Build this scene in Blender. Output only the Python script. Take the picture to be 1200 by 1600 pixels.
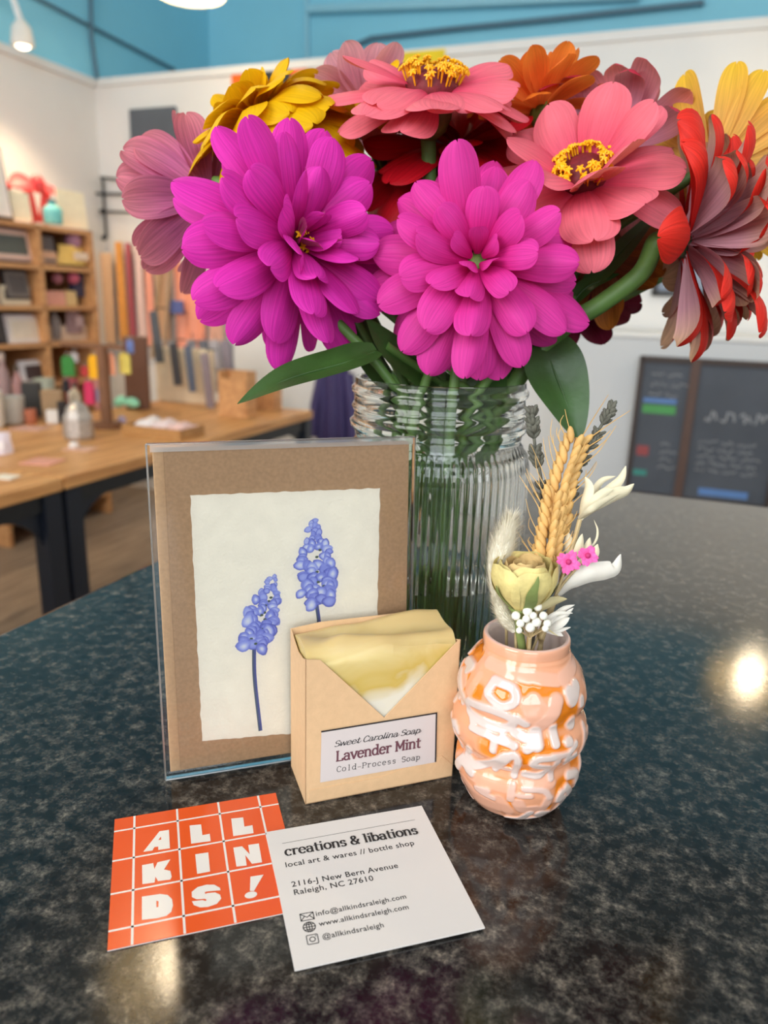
import bpy, bmesh, math, random
from mathutils import Vector as V, Matrix, Quaternion, noise as mnoise
from bpy_extras.object_utils import world_to_camera_view
for _o in list(bpy.data.objects): bpy.data.objects.remove(_o)
S = bpy.context.scene
COL = S.collection
rnd = random.Random(7)
PI = math.pi
def R(d): return math.radians(d)
def lin(c):
    c /= 255.0
    return c / 12.92 if c <= .04045 else ((c + .055) / 1.055) ** 2.4
def C(r, g, b): return (lin(r), lin(g), lin(b), 1.0)

# ------------------------------------------------------------------ camera, world, light, exposure
CT = 1.05                        # height of the granite counter
EYE = V((0, 0, CT + .20))
PITCH, ROLL, FPX = R(15.9), R(1.8), 1160.0
F_ = V((0, math.cos(PITCH), -math.sin(PITCH)))
_up = V((1, 0, 0)).cross(F_)
R_ = V((1, 0, 0)) * math.cos(ROLL) + _up * math.sin(ROLL)
U_ = V((1, 0, 0)) * -math.sin(ROLL) + _up * math.cos(ROLL)
cam = bpy.data.cameras.new('camera'); camo = bpy.data.objects.new('camera', cam); COL.objects.link(camo)
camo.matrix_world = Matrix(((R_.x, U_.x, -F_.x, EYE.x), (R_.y, U_.y, -F_.y, EYE.y), (R_.z, U_.z, -F_.z, EYE.z), (0, 0, 0, 1)))
cam.sensor_fit = 'AUTO'; cam.sensor_width = 36; cam.lens = FPX / 1600 * 36
cam.clip_start = .01; cam.clip_end = 60
cam.dof.use_dof = True; cam.dof.focus_distance = .290; cam.dof.aperture_fstop = cam.lens / 2.6
S.camera = camo

YAW = R(-21)                     # the shop's walls, counter and tables are turned against the lens
def RM(v, u, z): return V((v * math.cos(YAW) - u * math.sin(YAW), v * math.sin(YAW) + u * math.cos(YAW), z))
def RI(p): return V((p.x * math.cos(YAW) + p.y * math.sin(YAW), -p.x * math.sin(YAW) + p.y * math.cos(YAW), p.z))
def ray(x, y): return F_ + R_ * ((x - 600) / FPX) - U_ * ((y - 800) / FPX)
def P(x, y, d): return EYE + ray(x, y) * d
def on_z(x, y, z):
    d = ray(x, y); return EYE + d * ((z - EYE.z) / d.z)
def on_v(x, y, v):               # room coordinates (v, u, z) where a sight line meets the plane v
    d = RI(ray(x, y)); t = v / d.x; return V((d.x * t, d.y * t, EYE.z + d.z * t))
def on_u(x, y, u):
    d = RI(ray(x, y)); t = u / d.y; return V((d.x * t, d.y * t, EYE.z + d.z * t))

W = bpy.data.worlds.new('world'); S.world = W; W.use_nodes = True
W.node_tree.nodes['Background'].inputs[0].default_value = (.80, .90, 1.0, 1)
W.node_tree.nodes['Background'].inputs[1].default_value = 1.0
def area(name, loc, target, sx, sy, e, col):
    l = bpy.data.lights.new(name, 'AREA'); l.shape = 'RECTANGLE'; l.size = sx; l.size_y = sy; l.energy = e; l.color = col
    o = bpy.data.objects.new(name, l); COL.objects.link(o); o.location = loc
    o.rotation_euler = (target - loc).to_track_quat('-Z', 'Y').to_euler(); return o
area('daylight_window_one', RM(-1.55, -2.75, 2.5), RM(-.3, 0, 1.15), 2.1, 2.2, 116, (1, .98, .95))
area('daylight_window_two', RM(1.35, -2.75, 2.5), RM(.3, 0, 1.15), 2.1, 2.2, 84, (.89, .95, 1))
S.view_settings.view_transform = 'Standard'; S.view_settings.look = 'None'
S.view_settings.exposure = 0.0; S.view_settings.gamma = 1.0; S.view_settings.use_curve_mapping = False
S.cycles.max_bounces = 14; S.cycles.transmission_bounces = 12; S.cycles.transparent_max_bounces = 16

# ------------------------------------------------------------------ mesh helpers
class MB:
    def __init__(s): s.v = []; s.f = []; s.uv = {}; s.at = []
    def add(s, vs, fs, uvs=None, at=None):
        b = len(s.v); s.v += [V(p) for p in vs]
        for f in fs: s.f.append([b + i for i in f])
        if uvs:
            for i, q in enumerate(uvs): s.uv[b + i] = q
        if at is not None: s.at += list(at)
        return s
    def tr(s, M):
        s.v = [M @ p for p in s.v]; return s
    def join(s, o, M=None):
        return s.add([M @ p for p in o.v] if M else o.v, o.f, None, o.at or None)
    def box(s, c, d, rz=0, rx=0, ry=0):
        M = Matrix.Translation(V(c)) @ Matrix.Rotation(rz, 4, 'Z') @ Matrix.Rotation(ry, 4, 'Y') @ Matrix.Rotation(rx, 4, 'X')
        p = [M @ V((d[0] / 2 * i, d[1] / 2 * j, d[2] / 2 * k)) for i in (-1, 1) for j in (-1, 1) for k in (-1, 1)]
        return s.add(p, [(0, 1, 3, 2), (4, 6, 7, 5), (0, 4, 5, 1), (2, 3, 7, 6), (0, 2, 6, 4), (1, 5, 7, 3)])
    def tube(s, pts, rad, n=8, cap=True, flat=1.0):
        pts = [V(p) for p in pts]; m = len(pts)
        rs = rad if isinstance(rad, (list, tuple)) else [rad] * m
        t0 = (pts[1] - pts[0]).normalized(); nrm = t0.orthogonal().normalized(); vs = []
        for i, p in enumerate(pts):
            t = (pts[min(i + 1, m - 1)] - pts[max(i - 1, 0)]).normalized()
            nrm = (nrm - t * nrm.dot(t)).normalized(); b = t.cross(nrm)
            for k in range(n):
                a = 2 * PI * k / n; vs.append(p + (nrm * math.cos(a) + b * math.sin(a) * flat) * rs[i])
        fs = [(i * n + k, i * n + (k + 1) % n, (i + 1) * n + (k + 1) % n, (i + 1) * n + k) for i in range(m - 1) for k in range(n)]
        if cap: fs += [tuple(range(n - 1, -1, -1)), tuple(range((m - 1) * n, m * n))]
        return s.add(vs, fs)
    def lathe(s, prof, n=32, c=(0, 0, 0), cap0=False, cap1=False, closed=False):
        c = V(c); m = len(prof); vs = [c + V((r * math.cos(2 * PI * k / n), r * math.sin(2 * PI * k / n), z)) for r, z in prof for k in range(n)]
        mm = m if closed else m - 1
        fs = [(i * n + k, i * n + (k + 1) % n, ((i + 1) % m) * n + (k + 1) % n, ((i + 1) % m) * n + k) for i in range(mm) for k in range(n)]
        if cap0: fs.append(tuple(range(n - 1, -1, -1)))
        if cap1: fs.append(tuple(range((m - 1) * n, m * n)))
        return s.add(vs, fs)
    def cyl(s, c, r, h, n=24, r2=None): return s.lathe([(r, 0), (r if r2 is None else r2, h)], n, c, True, True)
    def sph(s, c, r, nu=12, nv=8, M=None):
        r = (r, r, r) if not isinstance(r, (tuple, list)) else r; c = V(c); vs = []
        for i in range(nv + 1):
            a = PI * i / nv
            for k in range(nu):
                b = 2 * PI * k / nu; q = V((r[0] * math.sin(a) * math.cos(b), r[1] * math.sin(a) * math.sin(b), -r[2] * math.cos(a)))
                vs.append(c + (M @ q if M else q))
        return s.add(vs, [(i * nu + k, i * nu + (k + 1) % nu, (i + 1) * nu + (k + 1) % nu, (i + 1) * nu + k) for i in range(nv) for k in range(nu)])
    def prism(s, pts, z0, z1, M=None):
        n = len(pts); vs = [V((x, y, z)) for z in (z0, z1) for x, y in pts]
        if M: vs = [M @ p for p in vs]
        return s.add(vs, [tuple(range(n - 1, -1, -1)), tuple(range(n, 2 * n))] + [(i, (i + 1) % n, n + (i + 1) % n, n + i) for i in range(n)])
    def grid(s, fn, nu, nv, wrap=False, uv=False, at=None):
        vs = [fn(i / nu, j / nv) for i in range(nu if wrap else nu + 1) for j in range(nv + 1)]
        w = nv + 1; m = nu if wrap else nu
        fs = []
        for i in range(m):
            i2 = (i + 1) % nu if wrap else i + 1
            for j in range(nv): fs.append((i * w + j, i2 * w + j, i2 * w + j + 1, i * w + j + 1))
        uvs = [(i / nu, j / nv) for i in range(nu if wrap else nu + 1) for j in range(nv + 1)] if uv else None
        return s.add(vs, fs, uvs, at)

def build(name, mb, m, parent=None, smooth=40, bevel=0, attr=None):
    me = bpy.data.meshes.new(name); me.from_pydata([tuple(p) for p in mb.v], [], mb.f)
    if mb.uv:
        ul = me.uv_layers.new(name='UVMap')
        for lp in me.loops: ul.data[lp.index].uv = mb.uv.get(lp.vertex_index, (0, 0))
    if attr:
        a = me.attributes.new(attr, 'FLOAT', 'POINT'); a.data.foreach_set('value', mb.at)
    if bevel:
        bm = bmesh.new(); bm.from_mesh(me)
        bmesh.ops.bevel(bm, geom=bm.edges[:] , offset=bevel, segments=2, affect='EDGES', profile=.6, clamp_overlap=True)
        bm.to_mesh(me); bm.free()
    if bevel: smooth = 12 if smooth else 0
    if smooth:
        me.shade_smooth(); me.set_sharp_from_angle(angle=R(smooth))
    for x in (m if isinstance(m, (list, tuple)) else [m]): me.materials.append(x)
    o = bpy.data.objects.new(name, me); COL.objects.link(o)
    if parent: o.parent = parent
    return o
def tag(o, label=None, cat=None, group=None, kind=None):
    if label: o['label'] = label
    if cat: o['category'] = cat
    if group: o['group'] = group
    if kind: o['kind'] = kind
    return o
def thing(name, label, cat, loc=(0, 0, 0), rot=0.0, group=None, M=None):
    o = bpy.data.objects.new(name, None); COL.objects.link(o); o.empty_display_size = .02
    if M is not None: o.matrix_world = M
    else: o.location = loc; o.rotation_euler = (0, 0, rot)
    return tag(o, label, cat, group)
def solo(name, label, cat, mb, m, loc=(0, 0, 0), rot=0.0, group=None, **k):
    o = build(name, mb, m, **k); o.location = loc; o.rotation_euler = (0, 0, rot); return tag(o, label, cat, group)
def struct(name, mb, m, loc=(0, 0, 0), rot=0.0, **k):
    o = build(name, mb, m, **k); o.location = loc; o.rotation_euler = (0, 0, rot); o['kind'] = 'structure'; return o
def spline(pts, n=8):
    pts = [V(p) for p in pts]; q = [pts[0] * 2 - pts[1]] + pts + [pts[-1] * 2 - pts[-2]]; out = []
    for i in range(1, len(q) - 2):
        for k in range(n):
            t = k / n; a, b, c, d = q[i - 1], q[i], q[i + 1], q[i + 2]
            out.append(.5 * (2 * b + (c - a) * t + (2 * a - 5 * b + 4 * c - d) * t * t + (3 * b - a - 3 * c + d) * t ** 3))
    return out + [pts[-1]]

# ------------------------------------------------------------------ materials
def nd(nt, t, **k):
    n = nt.nodes.new(t)
    for a, b in k.items(): setattr(n, a, b)
    return n
def mat(name, col, rough=.6, metal=0, spec=.5, var=0, vs=40, bump=0, bs=200, emit=None, es=0, trans=0, ior=1.45, coat=0, sub=0):
    m = bpy.data.materials.new(name); m.use_nodes = True; nt = m.node_tree; b = nt.nodes['Principled BSDF']
    b.inputs['Base Color'].default_value = col; b.inputs['Roughness'].default_value = rough; b.inputs['Metallic'].default_value = metal
    b.inputs['Specular IOR Level'].default_value = spec; b.inputs['IOR'].default_value = ior
    b.inputs['Transmission Weight'].default_value = trans; b.inputs['Coat Weight'].default_value = coat
    if sub: b.inputs['Subsurface Weight'].default_value = sub; b.inputs['Subsurface Radius'].default_value = (.01, .006, .003); b.inputs['Subsurface Scale'].default_value = .5
    if emit: b.inputs['Emission Color'].default_value = emit; b.inputs['Emission Strength'].default_value = es
    if var or bump:
        tc = nd(nt, 'ShaderNodeTexCoord')
    if var:
        n = nd(nt, 'ShaderNodeTexNoise'); n.inputs['Scale'].default_value = vs; n.inputs['Detail'].default_value = 5; nt.links.new(tc.outputs['Object'], n.inputs['Vector'])
        r = nd(nt, 'ShaderNodeValToRGB'); r.color_ramp.elements[0].position = .3; r.color_ramp.elements[1].position = .7
        r.color_ramp.elements[0].color = tuple(c * (1 - var) for c in col[:3]) + (1,); r.color_ramp.elements[1].color = tuple(min(1, c * (1 + var)) for c in col[:3]) + (1,)
        nt.links.new(n.outputs['Fac'], r.inputs['Fac']); nt.links.new(r.outputs['Color'], b.inputs['Base Color'])
    if bump:
        n2 = nd(nt, 'ShaderNodeTexNoise'); n2.inputs['Scale'].default_value = bs; n2.inputs['Detail'].default_value = 4; nt.links.new(tc.outputs['Object'], n2.inputs['Vector'])
        bp = nd(nt, 'ShaderNodeBump'); bp.inputs['Strength'].default_value = bump; bp.inputs['Distance'].default_value = .002
        nt.links.new(n2.outputs['Fac'], bp.inputs['Height']); nt.links.new(bp.outputs['Normal'], b.inputs['Normal'])
    return m
def wood_mat(name, a, b_, scale=1.0, axis='Y', rough=.45):
    m = bpy.data.materials.new(name); m.use_nodes = True; nt = m.node_tree; b = nt.nodes['Principled BSDF']
    tc = nd(nt, 'ShaderNodeTexCoord'); mp = nd(nt, 'ShaderNodeMapping')
    mp.inputs['Scale'].default_value = {'X': (1.2, 14, 14), 'Y': (14, 1.2, 14), 'Z': (14, 14, 1.2)}[axis]
    n = nd(nt, 'ShaderNodeTexNoise'); n.inputs['Scale'].default_value = 3 * scale; n.inputs['Detail'].default_value = 7; n.inputs['Distortion'].default_value = .6
    r = nd(nt, 'ShaderNodeValToRGB'); r.color_ramp.elements[0].color = a; r.color_ramp.elements[1].color = b_
    r.color_ramp.elements[0].position = .32; r.color_ramp.elements[1].position = .68
    L = nt.links.new; L(tc.outputs['Object'], mp.inputs['Vector']); L(mp.outputs['Vector'], n.inputs['Vector']); L(n.outputs['Fac'], r.inputs['Fac']); L(r.outputs['Color'], b.inputs['Base Color'])
    b.inputs['Roughness'].default_value = rough; return m
def petal_mat(name, base, tip, back, backtip, vein=.25, transl=.3, tipat=.75):
    m = bpy.data.materials.new(name); m.use_nodes = True; nt = m.node_tree; b = nt.nodes['Principled BSDF']; L = nt.links.new
    uv = nd(nt, 'ShaderNodeUVMap', uv_map='UVMap'); sx = nd(nt, 'ShaderNodeSeparateXYZ'); L(uv.outputs[0], sx.inputs[0])
    def ramp(c0, c1, p0, p1):
        r = nd(nt, 'ShaderNodeValToRGB'); r.color_ramp.elements[0].color = c0; r.color_ramp.elements[1].color = c1
        r.color_ramp.elements[0].position = p0; r.color_ramp.elements[1].position = p1; L(sx.outputs['X'], r.inputs['Fac']); return r
    rf = ramp(base, tip, .15, tipat); rb = ramp(back, backtip, .45, .95)
    g = nd(nt, 'ShaderNodeNewGeometry'); mx = nd(nt, 'ShaderNodeMix', data_type='RGBA')
    L(g.outputs['Backfacing'], mx.inputs[0]); L(rf.outputs[0], mx.inputs[6]); L(rb.outputs[0], mx.inputs[7])
    mp = nd(nt, 'ShaderNodeMapping'); mp.inputs['Scale'].default_value = (.7, 9, 1); L(uv.outputs[0], mp.inputs[0])
    n = nd(nt, 'ShaderNodeTexNoise'); n.inputs['Scale'].default_value = 2.2; n.inputs['Detail'].default_value = 3; L(mp.outputs[0], n.inputs['Vector'])
    mr = nd(nt, 'ShaderNodeMapRange'); mr.inputs[1].default_value = .35; mr.inputs[2].default_value = .65; mr.inputs[3].default_value = 1 - vein; mr.inputs[4].default_value = 1.0
    L(n.outputs['Fac'], mr.inputs[0])
    mu = nd(nt, 'ShaderNodeVectorMath', operation='SCALE'); L(mx.outputs[2], mu.inputs[0]); L(mr.outputs[0], mu.inputs['Scale'])
    L(mu.outputs[0], b.inputs['Base Color']); b.inputs['Roughness'].default_value = .55; b.inputs['Specular IOR Level'].default_value = .22
    bp = nd(nt, 'ShaderNodeBump'); bp.inputs['Strength'].default_value = .35; bp.inputs['Distance'].default_value = .0006; L(n.outputs['Fac'], bp.inputs['Height']); L(bp.outputs[0], b.inputs['Normal'])
    tl = nd(nt, 'ShaderNodeBsdfTranslucent'); L(mu.outputs[0], tl.inputs['Color'])
    ms = nd(nt, 'ShaderNodeMixShader'); ms.inputs[0].default_value = transl
    L(b.outputs[0], ms.inputs[1]); L(tl.outputs[0], ms.inputs[2]); L(ms.outputs[0], nt.nodes['Material Output'].inputs['Surface']); return m
def clear_film(name, gl=.06, rough=.08, tint=(1, 1, 1, 1)):
    m = bpy.data.materials.new(name); m.use_nodes = True; nt = m.node_tree; L = nt.links.new
    t = nd(nt, 'ShaderNodeBsdfTransparent'); t.inputs[0].default_value = tint; g = nd(nt, 'ShaderNodeBsdfGlossy'); g.inputs['Roughness'].default_value = rough
    fr = nd(nt, 'ShaderNodeFresnel'); fr.inputs['IOR'].default_value = 1.35
    ad = nd(nt, 'ShaderNodeMath', operation='ADD'); ad.inputs[1].default_value = gl; L(fr.outputs[0], ad.inputs[0]); ad.use_clamp = True
    ms = nd(nt, 'ShaderNodeMixShader'); L(ad.outputs[0], ms.inputs[0]); L(t.outputs[0], ms.inputs[1]); L(g.outputs[0], ms.inputs[2]); L(ms.outputs[0], nt.nodes['Material Output'].inputs['Surface']); return m
def attr_mat(name, attr, stops, rough=.3, coat=0, spec=.5):
    m = bpy.data.materials.new(name); m.use_nodes = True; nt = m.node_tree; b = nt.nodes['Principled BSDF']
    a = nd(nt, 'ShaderNodeAttribute', attribute_name=attr); r = nd(nt, 'ShaderNodeValToRGB'); e = r.color_ramp.elements
    while len(e) < len(stops): e.new(.5)
    for i, (p, c) in enumerate(stops): e[i].position = p; e[i].color = c
    nt.links.new(a.outputs['Fac'], r.inputs['Fac']); nt.links.new(r.outputs['Color'], b.inputs['Base Color'])
    b.inputs['Roughness'].default_value = rough; b.inputs['Coat Weight'].default_value = coat; b.inputs['Specular IOR Level'].default_value = spec; return m

def granite():
    m = bpy.data.materials.new('speckled_granite'); m.use_nodes = True; nt = m.node_tree; b = nt.nodes['Principled BSDF']; L = nt.links.new
    tc = nd(nt, 'ShaderNodeTexCoord')
    def nz(s, d, rg=.6):
        n = nd(nt, 'ShaderNodeTexNoise'); n.inputs['Scale'].default_value = s; n.inputs['Detail'].default_value = d; n.inputs['Roughness'].default_value = rg; L(tc.outputs['Object'], n.inputs['Vector']); return n
    n1, n2, n3 = nz(165, 7, .72), nz(620, 4), nz(40, 5)
    vo = nd(nt, 'ShaderNodeTexVoronoi'); vo.inputs['Scale'].default_value = 420; L(tc.outputs['Object'], vo.inputs['Vector'])
    def rmp(src, st):
        r = nd(nt, 'ShaderNodeValToRGB'); e = r.color_ramp.elements
        while len(e) < len(st): e.new(.5)
        for i, (p, c) in enumerate(st): e[i].position = p; e[i].color = c
        L(src, r.inputs['Fac']); return r
    r1 = rmp(n1.outputs['Fac'], [(.34, C(20, 20, 21)), (.47, C(42, 41, 40)), (.56, C(72, 69, 65)), (.70, C(126, 118, 108))])
    r2 = rmp(n2.outputs['Fac'], [(.38, (.55, .55, .57, 1)), (.62, (1.3, 1.28, 1.22, 1))])
    r3 = rmp(n3.outputs['Fac'], [(.36, (.68, .69, .70, 1)), (.64, (1.15, 1.13, 1.1, 1))])
    r4 = rmp(vo.outputs['Color'], [(.2, (.72, .72, .72, 1)), (.8, (1.15, 1.15, 1.15, 1))])
    def mul(a, c):
        x = nd(nt, 'ShaderNodeVectorMath', operation='MULTIPLY'); L(a, x.inputs[0]); L(c, x.inputs[1]); return x.outputs[0]
    L(mul(mul(mul(r1.outputs[0], r2.outputs[0]), r3.outputs[0]), r4.outputs[0]), b.inputs['Base Color'])
    b.inputs['Roughness'].default_value = .095; b.inputs['IOR'].default_value = 1.48; b.inputs['Specular IOR Level'].default_value = .5
    bp = nd(nt, 'ShaderNodeBump'); bp.inputs['Strength'].default_value = .08; bp.inputs['Distance'].default_value = .0003; L(n1.outputs['Fac'], bp.inputs['Height']); L(bp.outputs[0], b.inputs['Normal'])
    return m

# ------------------------------------------------------------------ the room
M_white = mat('white_wall_paint', C(232, 231, 229), .6, var=.02, vs=3)
M_blue = mat('blue_wall_paint', C(152, 224, 246), .6, var=.03, vs=2)
M_bluedk = mat('blue_pipe_paint', C(170, 226, 244), .5)
M_black = mat('black_metal', C(24, 26, 30), .45, var=.15, vs=30)
M_navy = mat('navy_black_steel', C(22, 28, 40), .4)
M_wood = wood_mat('honey_wood', C(182, 122, 68), C(226, 170, 108), 1.0, 'Y')
M_shelf = wood_mat('shelf_wood', C(188, 132, 84), C(222, 168, 114), 1.0, 'Y', .5)
M_floor = wood_mat('brown_plank_floor', C(122, 106, 92), C(168, 148, 126), .9, 'Y', .5)
WH = 2.44
BU, LV = 3.9, -3.40             # back partition, left wall
def wall(name, c, d, m): return struct(name, MB().box(c, d), m, rot=YAW, smooth=0)
wall('floor', (-.3, 1.2, -.05), (7.0, 8.4, .1), M_floor)
wall('wall_left', (LV - .06, 1.3, WH / 2), (.12, 7.9, WH), M_white)
wall('wall_left_upper', (LV - .08, 1.3, WH + 1.05), (.16, 7.9, 2.1), M_blue)
wall('wall_back', (-.3, BU + .06, WH / 2), (6.2, .12, WH), M_white)
wall('wall_back_upper', (-.3, 5.16, 2.3), (6.4, .12, 4.6), M_blue)
wall('wall_right', (2.86, 1.3, 2.3), (.12, 7.9, 4.6), M_white)
M_ceil = mat('grey_ceiling_paint', C(214, 220, 222), .8)
wall('ceiling', (-.3, 1.3, 4.65), (6.6, 8.2, .1), M_ceil)
fw_ = MB()
for c, d in (((-.3, -2.65, .65), (6.4, .12, 1.3)), ((-.3, -2.65, 4.27), (6.4, .12, .76)), ((-3.1, -2.65, 2.6), (.7, .12, 2.7)), ((-.1, -2.65, 2.6), (.5, .12, 2.7)), ((2.7, -2.65, 2.6), (.4, .12, 2.7))): fw_.box(c, d)
struct('wall_front', fw_, M_white, rot=YAW, smooth=0)
# window frames of the storefront behind the lens
for i, (a, b_) in enumerate(((-2.75, -.35), (.15, 2.5))):
    f = MB(); w = b_ - a
    for c, d in (((a + .03, -2.65, 2.57), (.06, .1, 2.56)), ((b_ - .03, -2.65, 2.57), (.06, .1, 2.56)), (((a + b_) / 2, -2.65, 3.82), (w, .1, .06)), (((a + b_) / 2, -2.65, 1.33), (w, .1, .06)), (((a + b_) / 2, -2.65, 2.57), (.05, .08, 2.5))): f.box(c, d)
    struct('window_%d' % (i + 1), f, M_black, rot=YAW, smooth=0)
wall('trim_1', (LV + .012, 1.3, WH - .02), (.024, 7.8, .04), M_white)
wall('trim_2', (-.3, BU - .01, WH - .02), (6.1, .02, .04), M_white)
# counter
M_gran = granite()
ct = thing('counter', 'black speckled granite counter in the foreground', 'counter', RM(0, 0, 0), YAW)
build('countertop', MB().box((.845, .165, CT - .015), (2.41, 1.40, .03)), M_gran, ct, bevel=.003)
build('cabinet_base', MB().box((.88, .16, (CT - .03) / 2), (2.28, 1.26, CT - .03)), mat('dark_counter_front', C(60, 58, 56), .6, var=.1), ct, smooth=0)
# ------------------------------------------------------------------ flat lettering
def arc(cx, cy, rx, ry, a0, a1, n=10):
    return [(cx + rx * math.cos(R(a0 + (a1 - a0) * i / n)), cy + ry * math.sin(R(a0 + (a1 - a0) * i / n))) for i in range(n + 1)]
# letter skeletons (x-height 1, ascender 1.5): strokes, feet (x, y of serif centres), advance
GL = {
 'a': ([[(.12, .78)] + arc(.4, .68, .3, .3, 150, 0, 8) + [(.7, .1), (.82, 0)], arc(.4, .28, .3, .28, 60, 330, 12) + [(.7, .3)]], [], .92),
 'b': ([[(.15, 1.5), (.15, .02)], arc(.48, .5, .34, .48, 160, -160, 16)], [(.08, 1.48)], .95),
 'c': ([[(.78, .72)] + arc(.48, .5, .36, .5, 45, 315, 16)], [], .88),
 'd': ([[(.78, 1.5), (.78, .02)], arc(.45, .5, .34, .48, 20, 340, 16)], [(.7, 1.48), (.86, .02)], 1.0),
 'e': ([[(.12, .55), (.8, .55)] + arc(.46, .5, .36, .5, 8, 320, 18)], [], .92),
 'i': ([[(.25, 1.0), (.25, 0)], [(.25, 1.28), (.25, 1.44)]], [(.17, .98), (.25, .02)], .5),
 'l': ([[(.25, 1.5), (.25, 0)]], [(.17, 1.48), (.25, .02)], .5),
 'n': ([[(.2, 1.0), (.2, 0)], [(.2, .6)] + arc(.5, .66, .3, .34, 170, 0, 8) + [(.8, 0)]], [(.12, .98), (.2, .02), (.8, .02)], 1.02),
 'o': ([arc(.48, .5, .37, .5, 0, 360, 22)], [], .97),
 'p': ([[(.2, 1.0), (.2, -.45)], arc(.5, .5, .34, .48, 160, -160, 16)], [(.12, .98), (.2, -.43)], .97),
 'r': ([[(.22, 1.0), (.22, 0)], [(.22, .6)] + arc(.52, .62, .28, .36, 170, 60, 6) + [(.72, .86)]], [(.14, .98), (.24, .02)], .78),
 's': ([[(.64, .76)] + arc(.4, .73, .26, .25, 30, 235, 9) + arc(.4, .26, .28, .26, 75, -150, 10)], [], .76),
 't': ([[(.3, 1.35), (.3, .2)] + arc(.5, .2, .2, .2, 180, 300, 5), [(.05, .97), (.62, .97)]], [], .68),
 'v': ([[(.1, 1.0), (.45, 0), (.82, 1.0)]], [(.1, .98), (.82, .98)], .9),
 'w': ([[(.08, 1.0), (.36, 0), (.62, .95), (.9, 0), (1.18, 1.0)]], [(.08, .98), (1.18, .98)], 1.26),
 'L': ([[(.25, 1.45), (.25, .03), (.92, .03), (.92, .3)]], [(.25, 1.43), (.25, .03)], 1.05),
 'M': ([[(.2, 0), (.2, 1.45), (.68, .35), (1.16, 1.45), (1.16, 0)]], [(.2, .02), (1.16, .02), (.16, 1.43), (1.2, 1.43)], 1.38),
 'C': ([[(.95, 1.1)] + arc(.6, .72, .46, .74, 40, 320, 18)], [], 1.1),
 'P': ([[(.22, 1.45), (.22, 0)], [(.22, 1.43)] + arc(.58, 1.06, .36, .37, 90, -90, 10) + [(.22, .69)]], [(.2, .02), (.16, 1.43)], 1.02),
 'S': ([[(.82, 1.15)] + arc(.5, 1.08, .36, .36, 30, 240, 10) + arc(.5, .38, .4, .38, 70, -150, 10)], [], .98),
 '&': ([[(1.05, .75), (.8, .25)] + arc(.5, .36, .36, .36, -20, -230, 12) + [(.72, 1.0)] + arc(.52, 1.16, .24, .26, -30, 200, 10) + [(.5, .6), (1.05, 0)]], [(1.02, .78)], 1.2),
 '-': ([[(.08, .5), (.72, .5)]], [], .8), ' ': ([], [], .5)}
def pen_text(txt, thick, thin, serif=0.0, slant=0.0, mono=None, link=False):
    mb = MB(); x0 = 0
    for ch in txt:
        st, ft, adv = GL[ch]; off = (mono - adv) / 2 if mono and ch != ' ' else 0
        for s in st:
            n = len(s); 
            for i in range(n - 1):
                a, b = V((s[i][0], s[i][1], 0)), V((s[i + 1][0], s[i + 1][1], 0)); d = b - a
                if d.length < 1e-4: continue
                d.normalize(); w = thin + (thick - thin) * abs(d.y); nn = V((-d.y, d.x, 0)) * w / 2; e = d * thin * .35
                mb.add([p + V((x0 + off, 0, 0)) for p in (a - e - nn, b + e - nn, b + e + nn, a - e + nn)], [(0, 1, 2, 3)])
        if serif:
            for fx, fy in ft:
                h = thin * .5; mb.add([(x0 + off + fx + sx * serif, fy + sy * h, 0) for sx, sy in ((-1, -1), (1, -1), (1, 1), (-1, 1))], [(0, 1, 2, 3)])
        adv = mono or adv
        if link and ch not in ' -':
            p = [V((x0 + adv - .28, .06, 0)), V((x0 + adv + .06, .18, 0)), V((x0 + adv + .2, .5, 0))]
            for a, b in zip(p, p[1:]):
                d = (b - a).normalized(); nn = V((-d.y, d.x, 0)) * thin / 2
                mb.add([a - nn, b - nn, b + nn, a + nn], [(0, 1, 2, 3)])
        x0 += adv
    for i, p in enumerate(mb.v): mb.v[i] = V((p.x + slant * p.y, p.y, i * 2e-7))
    mb.w = x0; return mb
def sans(txt, off=0.0, space=1.0):
    c = bpy.data.curves.new('lettering', 'FONT'); c.body = txt; c.size = 1; c.offset = off; c.space_character = space; c.resolution_u = 3
    o = bpy.data.objects.new('lettering', c); COL.objects.link(o); dg = bpy.context.evaluated_depsgraph_get(); dg.update()
    me = bpy.data.meshes.new_from_object(o.evaluated_get(dg)); mb = MB().add([v.co for v in me.vertices], [tuple(p.vertices) for p in me.polygons])
    bpy.data.objects.remove(o); bpy.data.curves.remove(c); bpy.data.meshes.remove(me); return mb
def fit_text(mb, a, b, z, xh=None, sy=None):
    """Lay lettering along the line a -> b (local points); xh: keep the lettering's own shape, else sy sets its height."""
    a, b = V(a), V(b); lo = min(p.x for p in mb.v); hi = max(p.x for p in mb.v); d = b - a; s = d.length / (hi - lo); d.normalize(); n = V((-d.y, d.x, 0)); k = sy or s
    mb.v = [V((a.x, a.y, z)) + d * ((p.x - lo) * s) + n * (p.y * k) + V((0, 0, p.z)) for p in mb.v]; return mb
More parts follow.
